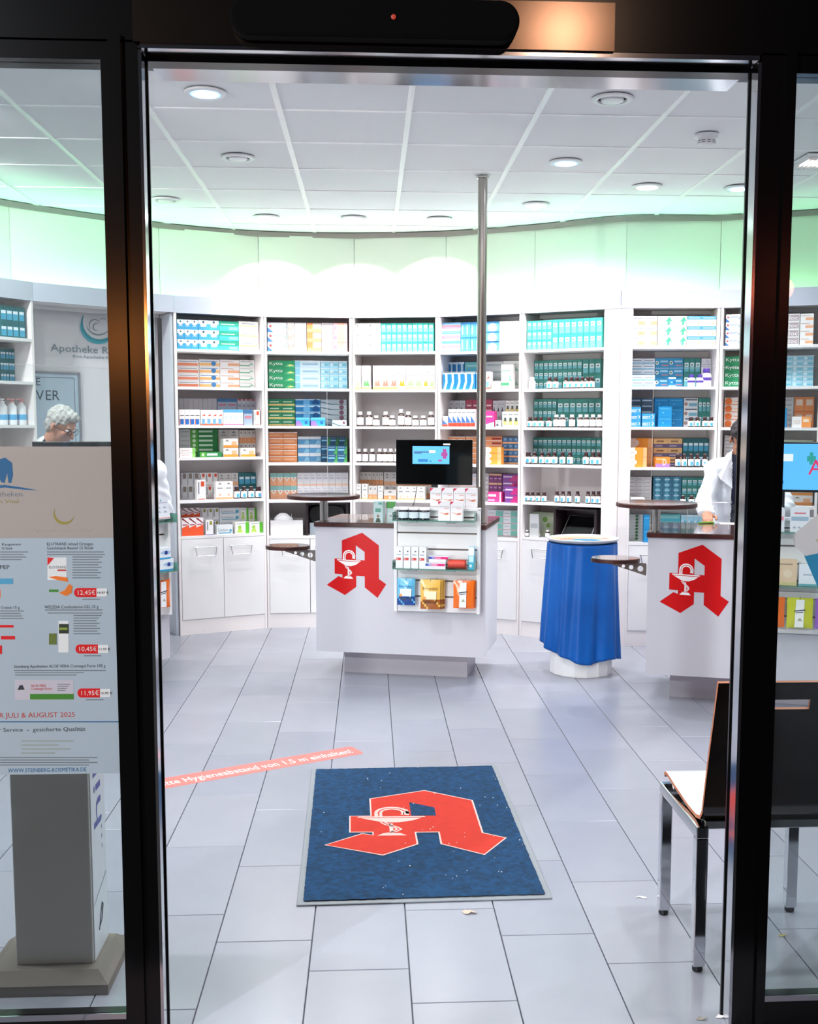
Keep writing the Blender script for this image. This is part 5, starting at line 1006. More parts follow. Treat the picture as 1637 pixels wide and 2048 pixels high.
for j in range(NJ+1):
    b = j/NJ
    for k in range(NK):
        a = 2*math.pi*k/NK
        hem = .105+.085*max(0, -math.cos(a+.15))**2+.010*math.sin(5*a)+.012*max(0, math.cos(a-.3))
        z = .856+(hem-.856)*b
        fold = math.sin(11*a+1.5*math.sin(2*a)+.8*b)*.5+math.sin(17*a+2*b)*.3+math.sin(5*a-1.3*b)*.6
        r = .209+.006+.012*b+(.014+.026*b)*(fold*.5+.5)
        gash = math.exp(-((a-math.radians(222)+.12*b)/.09)**2); r -= (.006+.026*math.sin(math.pi*min(1, b*1.1)))*gash; r = max(r, .2125)
        vs.append((r*math.cos(a), r*math.sin(a), z))
for j in range(NJ):
    for k in range(NK): fs.append((j*NK+k, (j+1)*NK+k, (j+1)*NK+(k+1) % NK, j*NK+(k+1) % NK))
cl = MB(); cl.add(vs, fs, SILK); top = MB()
o = cl.build('draped_cloth', None, True, label='shiny blue satin cloth hanging in folds around the round stand', cat='cloth', loc=(1.385, 7.12, 0))
md = o.modifiers.new('thick', 'SOLIDIFY'); md.thickness = .0015; md.offset = 1
MB().lathe([(.215, .8405), (.216, .8565), (.2, .857)], SILK, 40).build('cloth_top', o)

# ------------------------------------------------------------------ door mat, floor sticker, litter
FIELD = mat('mat_blue', '#0c4d7c', .95, bump=(420, .8), noise=(45, '#093659'))
RIM = mat('mat_rubber_rim', '#8a9096', .6)
MRED = mat('mat_red', '#dc3a28', .95, bump=(420, .7), noise=(22, '#d43626')); MWHT = mat('mat_white', '#e8c4bc', .95, bump=(420, .5))
MX0, MX1, MY0, MY1 = -.265, .608, 3.622, 5.11
MC = Vector(((MX0+MX1)/2, (MY0+MY1)/2)); mw, ml = (MX1-MX0)/2, (MY1-MY0)/2
t = thing('door_mat', 'blue door mat with red pharmacy A emblem and grey rim on the tiles', 'mat', (MC.x, MC.y, .0005), math.radians(1.0))
bevel(MB().box(-mw, mw, -ml, ml, 0, .006, RIM).build('rim', t), .003)
rndm = random.Random(2)
fm_ = MB(); nx_, ny_ = 60, 100; vs = []
for j in range(ny_+1):
    for i in range(nx_+1):
        x = -mw+.022+(2*mw-.044)*i/nx_; y = -ml+.022+(2*ml-.044)*j/ny_; vs.append((x+(rndm.uniform(-.0015, .0015) if i in (0, nx_) else 0), y+(rndm.uniform(-.0015, .0015) if j in (0, ny_) else 0), .0105+rndm.uniform(-.0006, .0006)))
fm_.add(vs, [(j*(nx_+1)+i, j*(nx_+1)+i+1, (j+1)*(nx_+1)+i+1, (j+1)*(nx_+1)+i) for j in range(ny_) for i in range(nx_)], FIELD)
fm_.build('pile', t)
L0 = at_z(650, 1697, .012); R0 = at_z(1008, 1674, .012)
decal_A(t, 'emblem', Matrix.Translation((L0.x-MC.x-.0, 4.015-MC.y, .0118)), R0.x-L0.x, .0006, MRED, MWHT, MWHT)
SP = mat('pebble_white', '#e6e2da', .7); 
lint = MB()
for i in range(46):
    x, y = rndm.uniform(-mw+.03, mw-.03), rndm.uniform(-ml+.03, ml-.03); r = rndm.uniform(.0015, .0038); lint.lathe([(r*.5, .0118), (r, .013), (r*.4, .0145)], SP, 5, None, (x, y))
lint.build('lint', t, kind='stuff')
# floor sticker
a0 = at_z(325, 1567, .001); a1 = at_z(712, 1500, .001); dv = (a1-a0); dv.z = 0; ang = math.atan2(dv.y, dv.x); Lx = dv.length
t = thing('floor_sticker', 'red floor sticker strip asking to keep 1.5 metres distance', 'sticker', (a0.x, a0.y, .0004), ang)
STK = mat('sticker_red', '#ee7a72', .4); hw = .072
MB().poly([(-.16, -hw, 0), (Lx, -hw, 0), (Lx+.012, -hw+.02, 0), (Lx+.012, hw-.02, 0), (Lx, hw, 0), (-.16, hw, 0)], STK).build('strip', t)
MB().text('Bitte Hygieneabstand von 1,5 m einhalten!', (Lx/2-.03, 0, .0003), (1, 0, 0), (0, 1, 0), .062, mat('sticker_white', '#ffffff', .5), width=Lx-.0).build('lettering', t)
LF = mat('dry_leaf', '#cdb6a4', .8); lf = MB(); c_ = at_z(938, 1827, 0)
pts = [(-.022, .012), (-.012, .018), (-.004, .010), (.006, .014), (.02, .008), (.03, -.004), (.016, -.008), (.008, -.002), (-.002, -.012), (-.014, -.006)]
lf.add([(x, y, .002+.006*abs(math.sin(7*i))) for i, (x, y) in enumerate(pts)], [tuple(range(len(pts)))[::-1]], LF); o = lf.build('dry_leaf', None, label='small dry leaf on the tiles in front of the mat', cat='leaf', loc=(c_.x, c_.y, .0)); md = o.modifiers.new('t', 'SOLIDIFY'); md.thickness = .0012
c_ = at_z(1284, 1797, 0); lf = MB(); pts = [(-.022, .006), (-.01, .012), (.008, .012), (.018, .002), (.014, -.008), (.004, .0), (-.008, .006)]
lf.add([(x, y, .0015+.003*abs(math.sin(5*i))) for i, (x, y) in enumerate(pts)], [tuple(range(len(pts)))[::-1]], mat('scrap_white', '#eef2f6', .6)); o = lf.build('paper_scrap', None, label='small white paper scrap on the tiles left of the chair', cat='paper', loc=(c_.x, c_.y, 0)); md = o.modifiers.new('t', 'SOLIDIFY'); md.thickness = .001

for nm, px, py, lab, col_ in (('dry_leaf', 1567, 1873, 'tiny dry leaf on the tiles behind the right window', '#a8a070'), ('paper_scrap', 1443, 2036, 'crumpled white scrap at the foot of the right door post', '#e8e4e4'), ('paper_scrap', 1404, 2040, 'thin brownish scrap on the tiles near right door post', '#9c968c')):
    c_ = at_z(px, py, 0); lf = MB(); pts = [(-.016, .0), (-.006, .006), (.006, .004), (.016, .008), (.012, -.002), (.0, -.004)]
    lf.add([(x, y, .002+.006*abs(math.sin(5*i))) for i, (x, y) in enumerate(pts)], [tuple(range(len(pts)))[::-1]], mat('scrap_'+col_, col_, .7)); o = lf.build(nm, None, label=lab, cat='litter', loc=(c_.x, c_.y, 0)); md = o.modifiers.new('t', 'SOLIDIFY'); md.thickness = .001

# ------------------------------------------------------------------ chair
SHW = mat('seat_white', '#e6ece8', .25, coat=.3); SHD = mat('backrest_dark', '#0c0908', .18, spec=.6, coat=.5, noise=(6, '#1a120e')); PLY = mat('plywood_edge', '#b06a48', .5)
t = thing('waiting_chair', 'dark moulded plywood chair on a chrome frame beside right door post', 'chair', (0, 0, 0))
cx0_, cx1_ = .972, 1.412
prof = [(3.535, .468), (3.52, .482), (3.49, .484), (3.40, .474), (3.25, .462), (3.17, .462), (3.135, .470), (3.118, .490), (3.105, .54), (3.075, .66), (3.04, .78), (3.005, .905)]
def off_prof(P_, th):
    out = []
    for i in range(len(P_)):
        a = Vector(P_[max(i-1, 0)]); b = Vector(P_[min(i+1, len(P_)-1)]); tt = (b-a).normalized(); out.append((P_[i][0]+tt.y*th, P_[i][1]-tt.x*th))
    return out
def shell_piece(x0, x1, P_):
    inn = P_; outp = off_prof(P_, -.011); mb = MB(); n = len(P_)
    for Pq, mt_, flip in ((inn, SHW, False), (outp, SHD, True)):
        vs = [(x0, y, z) for y, z in Pq]+[(x1, y, z) for y, z in Pq]; mb.add(vs, [((i, i+1, n+i+1, n+i) if flip else (i, n+i, n+i+1, i+1)) for i in range(n-1)], mt_)
    for x in (x0, x1): mb.add([(x, y, z) for y, z in inn]+[(x, y, z) for y, z in outp], [(i, i+1, n+i+1, n+i) for i in range(n-1)], PLY)
    for i in (0, n-1): mb.add([(x0, *inn[i]), (x1, *inn[i]), (x1, *outp[i]), (x0, *outp[i])], [(0, 1, 2, 3)], PLY)
    return mb
# which side of the profile is the outside is settled by the sign in off_prof; the slot is a gap in the middle third
def interp(z):
    for (y0, z0), (y1, z1) in zip(prof[7:], prof[8:]):
        if z0 <= z <= z1: return (y0+(y1-y0)*(z-z0)/(z1-z0), z)
sl0, sl1 = interp(.822), interp(.852)
mb = MB()
def merge(a, b):
    o_ = len(a.v); a.v += b.v; a.f += [tuple(k+o_ for k in f) for f in b.f]
    a.m += [a.mi(b.mats[k]) for k in b.m]
for pc in (shell_piece(cx0_, 1.125, prof), shell_piece(1.243, cx1_, prof), shell_piece(1.125, 1.243, prof[:11]+[sl0]), shell_piece(1.125, 1.243, [sl1, prof[-1]])): merge(mb, pc)
mb.build('seat_shell', t, True)
def bar(nm, a, b, w, parent, mt=CHROME):
    x0, x1 = min(a[0], b[0]), max(a[0], b[0]); y0, y1 = min(a[1], b[1]), max(a[1], b[1]); z0, z1 = min(a[2], b[2]), max(a[2], b[2])
    return bevel(MB().box(x0-w/2, x1+w/2, y0-w/2, y1+w/2, z0, z1, mt).build(nm, parent), .003)
SQ = .036
for x in (.972, 1.400):
    for y in (3.115, 3.50):
        lg = bar('leg', (x, y, .018), (x, y, .412), SQ, t); MB().lathe([(.014, 0), (.016, .004), (.016, .018)], BLACK, 14).build('foot_cap', lg).location = (x, y, 0)
    bar('side_rail', (x, 3.115, .412), (x, 3.50, .448), SQ, t)
bar('cross_bar', (1.0, 3.135, .432), (1.372, 3.135, .458), .03, t); bar('cross_bar', (1.0, 3.47, .432), (1.372, 3.47, .46), .03, t)

# ------------------------------------------------------------------ hygiene column behind the left window
HS = mat('column_side', '#eef3f8', .35); HFc = mat('column_front', '#cfcdc8', .4); BS = mat('column_base', '#7a7268', .6)
t = thing('hygiene_column', 'tall white hygiene column with blue lettering behind the left window', 'column', (-.915, 3.215, 0))
bb = MB(); bb.add([(x, y, z) for z, e in ((0, 0), (.03, 0), (.06, -.035)) for x, y in ((-.205-e, -.155-e), (.165+e, -.155-e), (.165+e, .14+e), (-.205-e, .14+e))],
    [(0, 1, 5, 4), (1, 2, 6, 5), (2, 3, 7, 6), (3, 0, 4, 7), (4, 5, 9, 8), (5, 6, 10, 9), (6, 7, 11, 10), (7, 4, 8, 11), (8, 9, 10, 11), (3, 2, 1, 0)], BS).build('base', t)
bevel(MB().box(-.112, .108, -.085, .085, .06, 1.30, HFc).build('body', t), .004)
MB().box(.1085, .111, -.075, .087, .062, 1.29, HS).build('side_face', t)
BLT = mat('letter_blue', '#3a46a4', .4)
lt = MB(); lt.text('hilft', (.1115, -.005, .60), (0, 0, 1), (0, -1, 0), .085, BLT, width=.31); lt.build('lettering', t)
lt = MB(); lt.text('bei der Hygiene', (.1115, .045, .50), (0, 0, 1), (0, -1, 0), .010, INK, width=.13) if False else None
for k in range(4): lt.poly([(.1115, .038, .36+.03*k), (.1115, .044, .36+.03*k), (.1115, .044, .372+.03*k), (.1115, .038, .372+.03*k)], BLT)
lt.poly([(.1115, -.07, .225), (.1115, .08, .27), (.1115, .08, .273), (.1115, -.07, .228)], INK)
lt.tube([(.112, -.02, .13), (.112, .0, .17), (.112, .02, .20), (.112, .03, .19), (.112, .01, .15), (.112, -.01, .14)], .0015, INK, 5); lt.build('print', t)

# ------------------------------------------------------------------ posters on the glass
PTOP = mat('poster_grey', '#c9c0bc', .6, paper=.45); PLOW = mat('poster_pale_blue', '#c6d4e0', .6, paper=.4); PINK_ = mat('poster_ink', '#1c2430', .6); PRD = mat('poster_red', '#f01820', .5, paper=.35); PW = mat('poster_white', '#ffffff', .6, paper=.35); PG = mat('poster_text_grey', '#6c7680', .6); PGOLD = mat('poster_gold', '#8f8228', .5); PNAVY = mat('poster_navy', '#1f6aa0', .5, paper=.3); POR = mat('poster_orange', '#ff8a30', .5, paper=.35); PGR = mat('poster_green', '#4f9a38', .5, paper=.35); PRT = mat('poster_red_ink', '#d04a40', .5, paper=.3)
YP = 2.8255
def pp(x, y, k=0): P = at_y(x, y, YP-.0004*k); return (P.x, YP-.0004*k, P.z)
t = thing('window_poster', 'large price poster hanging on the left window with red price tags', 'poster', (0, 0, 0))
x0p, x1p = -1.36, pp(238, 1200)[0]; zt, zm, zb_ = pp(120, 893)[2], pp(120, 1076)[2], pp(120, 1548)[2]
MB().box(x0p, x1p, YP, YP+.0012, zm, zt, PTOP).build('upper_sheet', t); MB().box(x0p, x1p, YP, YP+.0012, zb_, zm, PLOW).build('lower_sheet', t)
def PTX(s, xa, xb, y, h, mt, k=1):
    a, b = pp(xa, y, k), pp(xb, y, k); hh = (pp(xa, y-h, k)[2]-a[2]); lp.text(s, ((a[0]+b[0])/2, a[1], a[2]+hh/2), (1, 0, 0), (0, 0, 1), hh, mt, width=abs(b[0]-a[0]))
def PR(xa, ya, xb, yb, mt, k=1): lp.poly([pp(xa, yb, k), pp(xb, yb, k), pp(xb, ya, k), pp(xa, ya, k)], mt)
lp = MB()
PTX('ELOTRANS reload Orangen', 94, 186, 1091, 6, PINK_); PTX('Geschmack Beutel 15 Stück', 94, 187, 1099, 6, PINK_)
for i, (a, b) in enumerate(((94, 207), (94, 210))): PR(a, 1103+5*i, b, 1105+5*i, PG)
for i in range(9): PR(145, 1113+5.2*i, 205-(i*7) % 13, 1115+5.2*i, PG)
PR(95, 1115, 133, 1160, PW); lp.poly([pp(95, 1131, 2), pp(108, 1116, 2), pp(95, 1115, 2)], PRD); PTX('ELOTRANS', 98, 132, 1137, 5, PG, 2); PR(115, 1139, 132, 1142, PRT, 2)
lp.poly([pp(97, 1154, 2), pp(115, 1160, 2), pp(136, 1164, 2), pp(134, 1155, 2), pp(112, 1152, 2)], POR); lp.poly([pp(118, 1186, 2), pp(130, 1180, 2), pp(138, 1168, 2), pp(145, 1172, 2), pp(143, 1186, 2), pp(132, 1192, 2)], POR); PR(98, 1179, 117, 1184, PGR)
def price(s, x, y, old):
    PR(x+6, y-9, x+43, y+9, PRD, 2); lp.poly([pp(x+6+8*math.cos(a), y+9*math.sin(a), 2) for a in [math.radians(90+15*k) for k in range(13)]], PRD); PR(x+43, y-8, x+64, y+8, PW, 2)
    PTX(s, x+6, x+41, y+4.5, 9, mat('price_white', '#ffffff', .5, paper=.35), 4); PTX(old, x+45, x+67, y+2.5, 4.5, PINK_, 4); PR(x+15, y+12.5, x+50, y+14.5, PG)
price('12,45€', 150, 1185, '14,97 €'); price('10,45€', 153, 1298, '11,97 €'); price('11,95€', 157, 1386, '15,95 €')
PTX('WELEDA Combudoron GEL 25 g', 89, 197, 1217, 6, PINK_); PR(90, 1219, 205, 1221, PG); PR(95, 1225, 205, 1227, PG)
for i in range(8): PR(147, 1230+5.2*i, 203-(i*5) % 11, 1232+5.2*i, PG)
PR(117, 1242, 137, 1305, PW); PR(118, 1248, 137, 1267, mat('poster_dark_green', '#16280c', .5), 2); PR(119, 1255, 135, 1260, mat('poster_olive', '#7f9430', .5), 3); PR(98, 1267, 113, 1289, mat('poster_moss', '#5c6c28', .5), 2)
PTX('Steinberg Apotheken ALOE VERA Cremegel Forte 100 g', 28, 211, 1336, 6, PINK_); PR(28, 1340, 212, 1342, PG); PR(30, 1344.5, 168, 1346, PG); PR(30, 1349, 153, 1351, PG)
PR(30, 1360, 147, 1400, mat('poster_lilac', '#dcd6e2', .6, paper=.35)); PR(60, 1388, 147, 1399, PGR, 2); lp.poly([pp(35, 1380, 2), pp(39, 1371, 2), pp(45, 1370, 2), pp(49, 1379, 2)], PINK_); PTX('ALOE VERA', 62, 92, 1374, 5, PRT, 2); PTX('Cremegel Forte', 62, 104, 1380, 5, PRT, 2)
for i in range(4): PR(115, 1368+4*i, 140-3*i, 1369.5+4*i, PG, 2)
PTX('Creme 15 g', 2, 39, 1218, 6, PINK_); PR(-30, 1250, 27, 1255, PRD); PR(2, 1272, 30, 1279, PRD); PR(-20, 1291, 4, 1308, PRD); PTX('PEP', 0, 19, 1138, 8, PINK_); PR(-10, 1157, 26, 1168, mat('poster_aqua', '#3f94bc', .5)); PR(-20, 1180, 1, 1195, POR)
PTX('Kaugummi', 4, 41, 1091, 5, PINK_); PTX('12 Stück', 4, 25, 1099, 5, PINK_)
for i in range(4): PR(0, 1103+5*i, 56-(i*9) % 14, 1105+5*i, PG); PR(0, 1221+5*i, 48-(i*7) % 10, 1223+5*i, PG)
PTX('TUR JULI & AUGUST 2025', -22, 150, 1436, 10, PRT); PR(-80, 1442.5, 239, 1444.5, PNAVY, 3)
PTX('der Service  -  gesicherte Qualität', -16, 171, 1464, 8, PINK_)
for i in range(4): PR(42, 1481+8*i, 148-(i*31) % 55, 1483+8*i, mat('poster_olive_text', '#8f9690', .6))
for i in range(4): PR(-20, 1514+5*i, 195-(i*17) % 34, 1516+5*i, PG)
PTX('WWW.STEINBERG-KOSMETIKA.DE', 16, 173, 1545, 8, PNAVY)
PTX('Apotheken', -32, 45, 993, 10, PG); PTX('Rhein Vital', -30, 37, 1006, 7, PGOLD)
lp.poly([pp(-20, 925, 1), pp(10, 915, 1), pp(24, 926, 1), pp(26, 950, 1), pp(22, 966, 1), pp(17, 966, 1), pp(14, 945, 1), pp(9, 966, 1), pp(2, 964, 1), pp(-4, 948, 1), pp(-14, 964, 1), pp(-22, 964, 1)], PNAVY)
lp.poly([pp(-60, 974, 1), pp(10, 970, 1), pp(45, 975, 1), pp(78, 981, 1), pp(45, 979, 1), pp(10, 975, 1), pp(-60, 980, 1)], PNAVY)
vs = []
for k in range(21):
    a = math.radians(150+ (350-150)*k/20); w_ = 5*math.sin(math.pi*k/20)+.3; vs += [pp(128+21*math.cos(a), 1028-21*math.sin(a), 1), pp(128+(21-w_)*math.cos(a), 1028-(21-w_)*math.sin(a), 1)]
lp.add(vs, [(2*k, 2*k+2, 2*k+3, 2*k+1) for k in range(20)], PGOLD)
PTX('Apotheke Rhein Vital', 64, 184, 1064, 7, mat('poster_faint', '#a8a49c', .6))
lp.build('print', t)
t = thing('taped_paper', 'curled white and teal paper taped aslant on right window', 'paper', (0, 0, 0))
PWH = mat('taped_white', '#f2f0f4', .6, paper=.35); PTL = mat('taped_teal', '#3f9fd0', .6, paper=.35)
MB().add([pp(1586, 1070), pp(1650, 1018), pp(1760, 960), pp(1800, 1030), pp(1700, 1095), pp(1640, 1106), pp(1612, 1112), pp(1590, 1092)], [tuple(range(8))[::-1]], PWH).build('upper_sheet', t)
o = MB().add([pp(1609, 1111, -1), pp(1640, 1106, -1), pp(1700, 1095, -1), pp(1760, 1070, -1), pp(1730, 1290, -1), pp(1650, 1205, -1)], [tuple(range(6))[::-1]], PTL).build('lower_sheet', t)
MB().add([pp(1632, 1080, 1), pp(1700, 1042, 1), pp(1702, 1049, 1), pp(1636, 1086, 1)], [(3, 2, 1, 0)], mat('taped_print', '#cfc4b4', .6)).build('print', t)

# ------------------------------------------------------------------ people
SKIN = mat('skin', '#d29c84', .5, noise=(30, '#c88c74')); SKIN2 = mat('skin_tan', '#b4795c', .5); COAT = mat('white_coat', '#eef1f8', .8, bump=(8, .15)); NAVY = mat('navy_shirt', '#232a44', .8); TROU = mat('grey_trousers', '#4a4e58', .8); SHOE = mat('dark_shoe', '#20181a', .5)
GREYH = mat('white_hair', '#d9d8d6', .7, bump=(70, .9), noise=(40, '#b5b1ac')); DARKH = mat('dark_hair', '#2c2428', .5, bump=(60, .8))
def caps(mb, p, q, r1, r2, mt, n=12):
    p, q = Vector(p), Vector(q); d = (q-p); L = d.length
    if L < 1e-5: d = Vector((0, 0, 1)); L = 1e-4
    d.normalize(); P_, R_ = [], []
    for k in range(5): a = math.pi/2*(1-k/4); P_.append(p-d*r1*math.sin(a)); R_.append(max(r1*math.cos(a), 1e-4))
    P_.append(p+(q-p)*.5); R_.append((r1+r2)/2)
    for k in range(5): a = math.pi/2*(k/4); P_.append(q+d*r2*math.sin(a)); R_.append(max(r2*math.cos(a), 1e-4))
    mb.tube(P_, R_, mt, n)
def ell(mb, c, rr, mt, M, n=16):     # M: 3x3 axes as columns
    vs = []; m_ = 10
    for j in range(m_+1):
        th = math.pi*j/m_
        for k in range(n):
            ph = 2*math.pi*k/n; v = Vector((rr[0]*max(math.sin(th), .002)*math.cos(ph), rr[1]*max(math.sin(th), .002)*math.sin(ph), -rr[2]*math.cos(th))); vs.append(tuple(Vector(c)+M @ v))
    fs = [(j*n+k, j*n+(k+1) % n, (j+1)*n+(k+1) % n, (j+1)*n+k) for j in range(m_) for k in range(n)]
    mb.add(vs, fs+[tuple(range(n))[::-1], tuple(m_*n+k for k in range(n))], mt)
def remesh(mb, name, vox, mt, smooth=4, cut=None):
    o = mb.build('tmp'); md = o.modifiers.new('r', 'REMESH'); md.mode = 'VOXEL'; md.voxel_size = vox; md.use_smooth_shade = True
    ms = o.modifiers.new('s', 'SMOOTH'); ms.iterations = smooth; ms.factor = .5
    COL.objects.unlink(o); me = evaluated_mesh(o); me.name = name; me0 = o.data
    bpy.data.objects.remove(o); bpy.data.meshes.remove(me0); me.materials.clear()
    for x in (mt if isinstance(mt, list) else [mt]): me.materials.append(x)
    if cut:
        bm = bmesh.new(); bm.from_mesh(me); bmesh.ops.delete(bm, geom=[f for f in bm.faces if cut(f.calc_center_median(), f.normal)], context='FACES'); bm.to_mesh(me); bm.free()
    me.polygons.foreach_set('use_smooth', [True]*len(me.polygons)); me.polygons.foreach_set('material_index', [0]*len(me.polygons)); me.update(); return me
def shift(me, fn):
    n = len(me.vertices); c = np.empty(n*3); me.vertices.foreach_get('co', c); c = c.reshape(-1, 3); nr = np.empty(n*3); me.vertex_normals.foreach_get('vector', nr); nr = nr.reshape(-1, 3)
    c += nr*fn(c[:, 0], c[:, 1], c[:, 2])[:, None]; me.vertices.foreach_set('co', c.ravel()); me.update()
def hand(mb, w, fwd, down, side, curl=.8, s=.92):
    """palm with five bent fingers; w wrist, fwd towards the fingers, down out of the palm, side towards the thumb"""
    w = Vector(w); f = Vector(fwd).normalized(); dn = Vector(down).normalized(); sd = Vector(side).normalized()
    M = Matrix((sd, f, dn)).transposed(); ell(mb, w+f*.045*s, (.040*s, .05*s, .015*s), SKIN, M, 12); caps(mb, w-f*.02, w+f*.02*s, .024*s, .026*s, SKIN, 10)
    for k, (o_, L) in enumerate(((.029, .072), (.010, .080), (-.010, .075), (-.028, .060))):
        b = w+f*.082*s+sd*o_*s; a1_ = curl*.6; p1 = b+(f*math.cos(a1_)+dn*math.sin(a1_))*L*.45*s; p2 = p1+(f*math.cos(curl*1.5)+dn*math.sin(curl*1.5))*L*.32*s; p3 = p2+(f*math.cos(curl*2.1)+dn*math.sin(curl*2.1))*L*.22*s
        caps(mb, b-f*.01, p1, .0095*s, .0088*s, SKIN, 8); caps(mb, p1, p2, .0088*s, .008*s, SKIN, 8); caps(mb, p2, p3, .008*s, .007*s, SKIN, 8)
    b = w+f*.025*s+sd*.03*s; p1 = b+(sd*.75+f*.6+dn*.3).normalized()*.045*s; p2 = p1+(f*.8+dn*.5-sd*.1).normalized()*.03*s
    caps(mb, b-sd*.012, p1, .0135*s, .0105*s, SKIN, 8); caps(mb, p1, p2, .0105*s, .0085*s, SKIN, 8)
def person(name, label, J, skin, coat_open=.035, vox=.007, hair=None, hair_style='short', glasses=False, loc=(0, 0, 0)):
    """J: joints in world space; hf head forward, hu head up; bf the way the chest faces"""
    V_ = {k: Vector(v) for k, v in J.items() if not k.startswith('hand')}; t = thing(name, label, 'person', tuple(loc))
    o3 = Vector(loc)
    f = V_['hf'].normalized(); u = V_['hu']; u = (u-f*u.dot(f)).normalized(); r = f.cross(u); c = V_['head']; H = lambda a, b, c_: c+r*a+f*b+u*c_
    M = Matrix((r, f, u)).transposed(); mb = MB()
    ell(mb, H(0, -.012, .025), (.074, .093, .092), SKIN, M); ell(mb, H(0, .022, -.04), (.057, .068, .075), SKIN, M); ell(mb, H(0, .058, -.088), (.026, .026, .02), SKIN, M)
    caps(mb, H(0, .084, .004), H(0, .106, -.034), .009, .0135, SKIN, 8); caps(mb, H(-.03, .074, .020), H(.03, .074, .020), .013, .013, SKIN, 8)
    caps(mb, H(-.016, .083, -.062), H(.016, .083, -.062), .0085, .0085, SKIN, 8); ell(mb, H(-.037, .062, -.03), (.02, .02, .022), SKIN, M, 8); ell(mb, H(.037, .062, -.03), (.02, .02, .022), SKIN, M, 8)
    for s in (-1, 1): ell(mb, H(s*.077, -.008, -.012), (.009, .018, .03), SKIN, M, 8)
    caps(mb, c-u*.06-f*.02, V_['neck'], .052, .056, SKIN, 12)
    sh, ch, pv = (V_['shl']+V_['shr'])/2, V_['chest'], V_['pelvis']; ax = (V_['shr']-V_['shl']).normalized()
    bodyparts = []
    def torso(m_, g):
        for a in (-.5, .5): caps(m_, ch+ax*a*.17, pv+ax*a*.15, .095+g, .10+g, SKIN)
        caps(m_, V_['shl'], V_['shr'], .062+g, .062+g, SKIN); caps(m_, sh, ch, .09+g, .11+g, SKIN); caps(m_, V_['neck'], sh-(sh-ch)*.2, .06+g*.7, .09+g, SKIN)
    def arm(m_, g, q, upto='wrist'):
        caps(m_, V_['sh'+q], V_['el'+q], .05+g, .040+g, SKIN)
        e = V_['wr'+q] if upto == 'wrist' else V_['el'+q].lerp(V_['wr'+q], upto); caps(m_, V_['el'+q], e, .040+g, .028+g*1.3, SKIN)
    torso(mb, 0)
    for q, s in (('l', -1), ('r', 1)):
        arm(mb, 0, q)
        caps(mb, V_['hip'+q], V_['kn'+q], .082, .055, SKIN); caps(mb, V_['kn'+q], V_['an'+q], .055, .038, SKIN); bf = V_['bf'].normalized()
        caps(mb, V_['an'+q]-Vector((0, 0, .035)), V_['an'+q]-Vector((0, 0, .045))+bf*.13, .04, .032, SKIN)
        h = J.get('hand'+q)
        if h: hand(mb, V_['wr'+q], *h)
        else: hand(mb, V_['wr'+q], (V_['wr'+q]-V_['el'+q]), bf if (V_['wr'+q]-V_['el'+q]).normalized().dot(bf) < .7 else Vector((0, 0, -1)), ax*-s, .5)
    me = remesh(mb, 'body', vox, skin, 3); me.transform(Matrix.Translation(-o3)); link('body', me, t)
    # trousers, shoes
    tr = MB()
    for q in 'lr': caps(tr, V_['hip'+q], V_['kn'+q], .097, .07, SKIN); caps(tr, V_['kn'+q], V_['an'+q], .07, .055, SKIN)
    caps(tr, V_['hipl'], V_['hipr'], .1, .1, SKIN); me = remesh(tr, 'trousers', .012, TROU, 3); me.transform(Matrix.Translation(-o3)); link('trousers', me, t)
    for q in 'lr':
        s_ = MB(); a = V_['an'+q]; bf = V_['bf'].normalized(); caps(s_, Vector((a.x, a.y, .045)), Vector((a.x, a.y, .04))+bf*.15, .045, .036, SKIN); me = remesh(s_, 'shoe', .008, SHOE, 2); me.transform(Matrix.Translation(-o3)); link('shoe', me, t)
    st = MB(); torso(st, .012); me = remesh(st, 'shirt', .01, NAVY, 3); me.transform(Matrix.Translation(-o3)); link('shirt', me, t)
    co = MB(); torso(co, .024)
    for q in 'lr': arm(co, .019, q, .9)
    for a in (-.6, 0, .6): caps(co, pv+ax*a*.17, pv+ax*a*.24-Vector((0, 0, .42)), .125, .14, SKIN)
    caps(co, V_['neck']-ax*.05+Vector((0, 0, -.005)), V_['neck']+ax*.05+Vector((0, 0, -.005)), .045, .045, SKIN)
    bf = V_['bf'].normalized()
    def cut(p, n):
        d = p-ch; x = d.dot(ax); z = p.z; fr = d.dot(bf)
        ne = (p-V_['neck']); 
        if ne.length < .072 and p.z > V_['neck'].z+.02: return True
        if p.z < pv.z-.40: return True
        wid = coat_open+max(0, (z-ch.z+.05))*(.28 if coat_open < .05 else .0)
        return fr > .02 and abs(x) < wid and n.dot(bf) > .25
    me = remesh(co, 'lab_coat', .009, COAT, 3, cut)
    rn = random.Random(5)
    shift(me, lambda x, y, z: .0035*np.sin(38*z+22*x+6*np.sin(9*y+11*z))+.003*np.sin(17*z-31*x+14*y))      # folds of the cloth
    me.transform(Matrix.Translation(-o3)); o = link('lab_coat', me, t); md = o.modifiers.new('thick', 'SOLIDIFY'); md.thickness = .004
    lp_ = MB()    # lapels
    for s in (-1, 1):
        if coat_open < .05: a, b, m1, m2 = V_['neck']+bf*.075+ax*s*.055-Vector((0, 0, .02)), ch+bf*.142+ax*s*.035+Vector((0, 0, .02)), V_['neck']+bf*.10+ax*s*.115-Vector((0, 0, .10)), V_['neck']+bf*.115+ax*s*.085-Vector((0, 0, .125))
        else: a, b, m1, m2 = V_['neck']+bf*.04+ax*s*.075-Vector((0, 0, .01)), ch+bf*.128+ax*s*.095+Vector((0, 0, .03)), V_['neck']+bf*.09+ax*s*.15-Vector((0, 0, .11)), V_['neck']+bf*.11+ax*s*.135-Vector((0, 0, .14))
        lp_.poly([a, b, m2, m1], COAT)
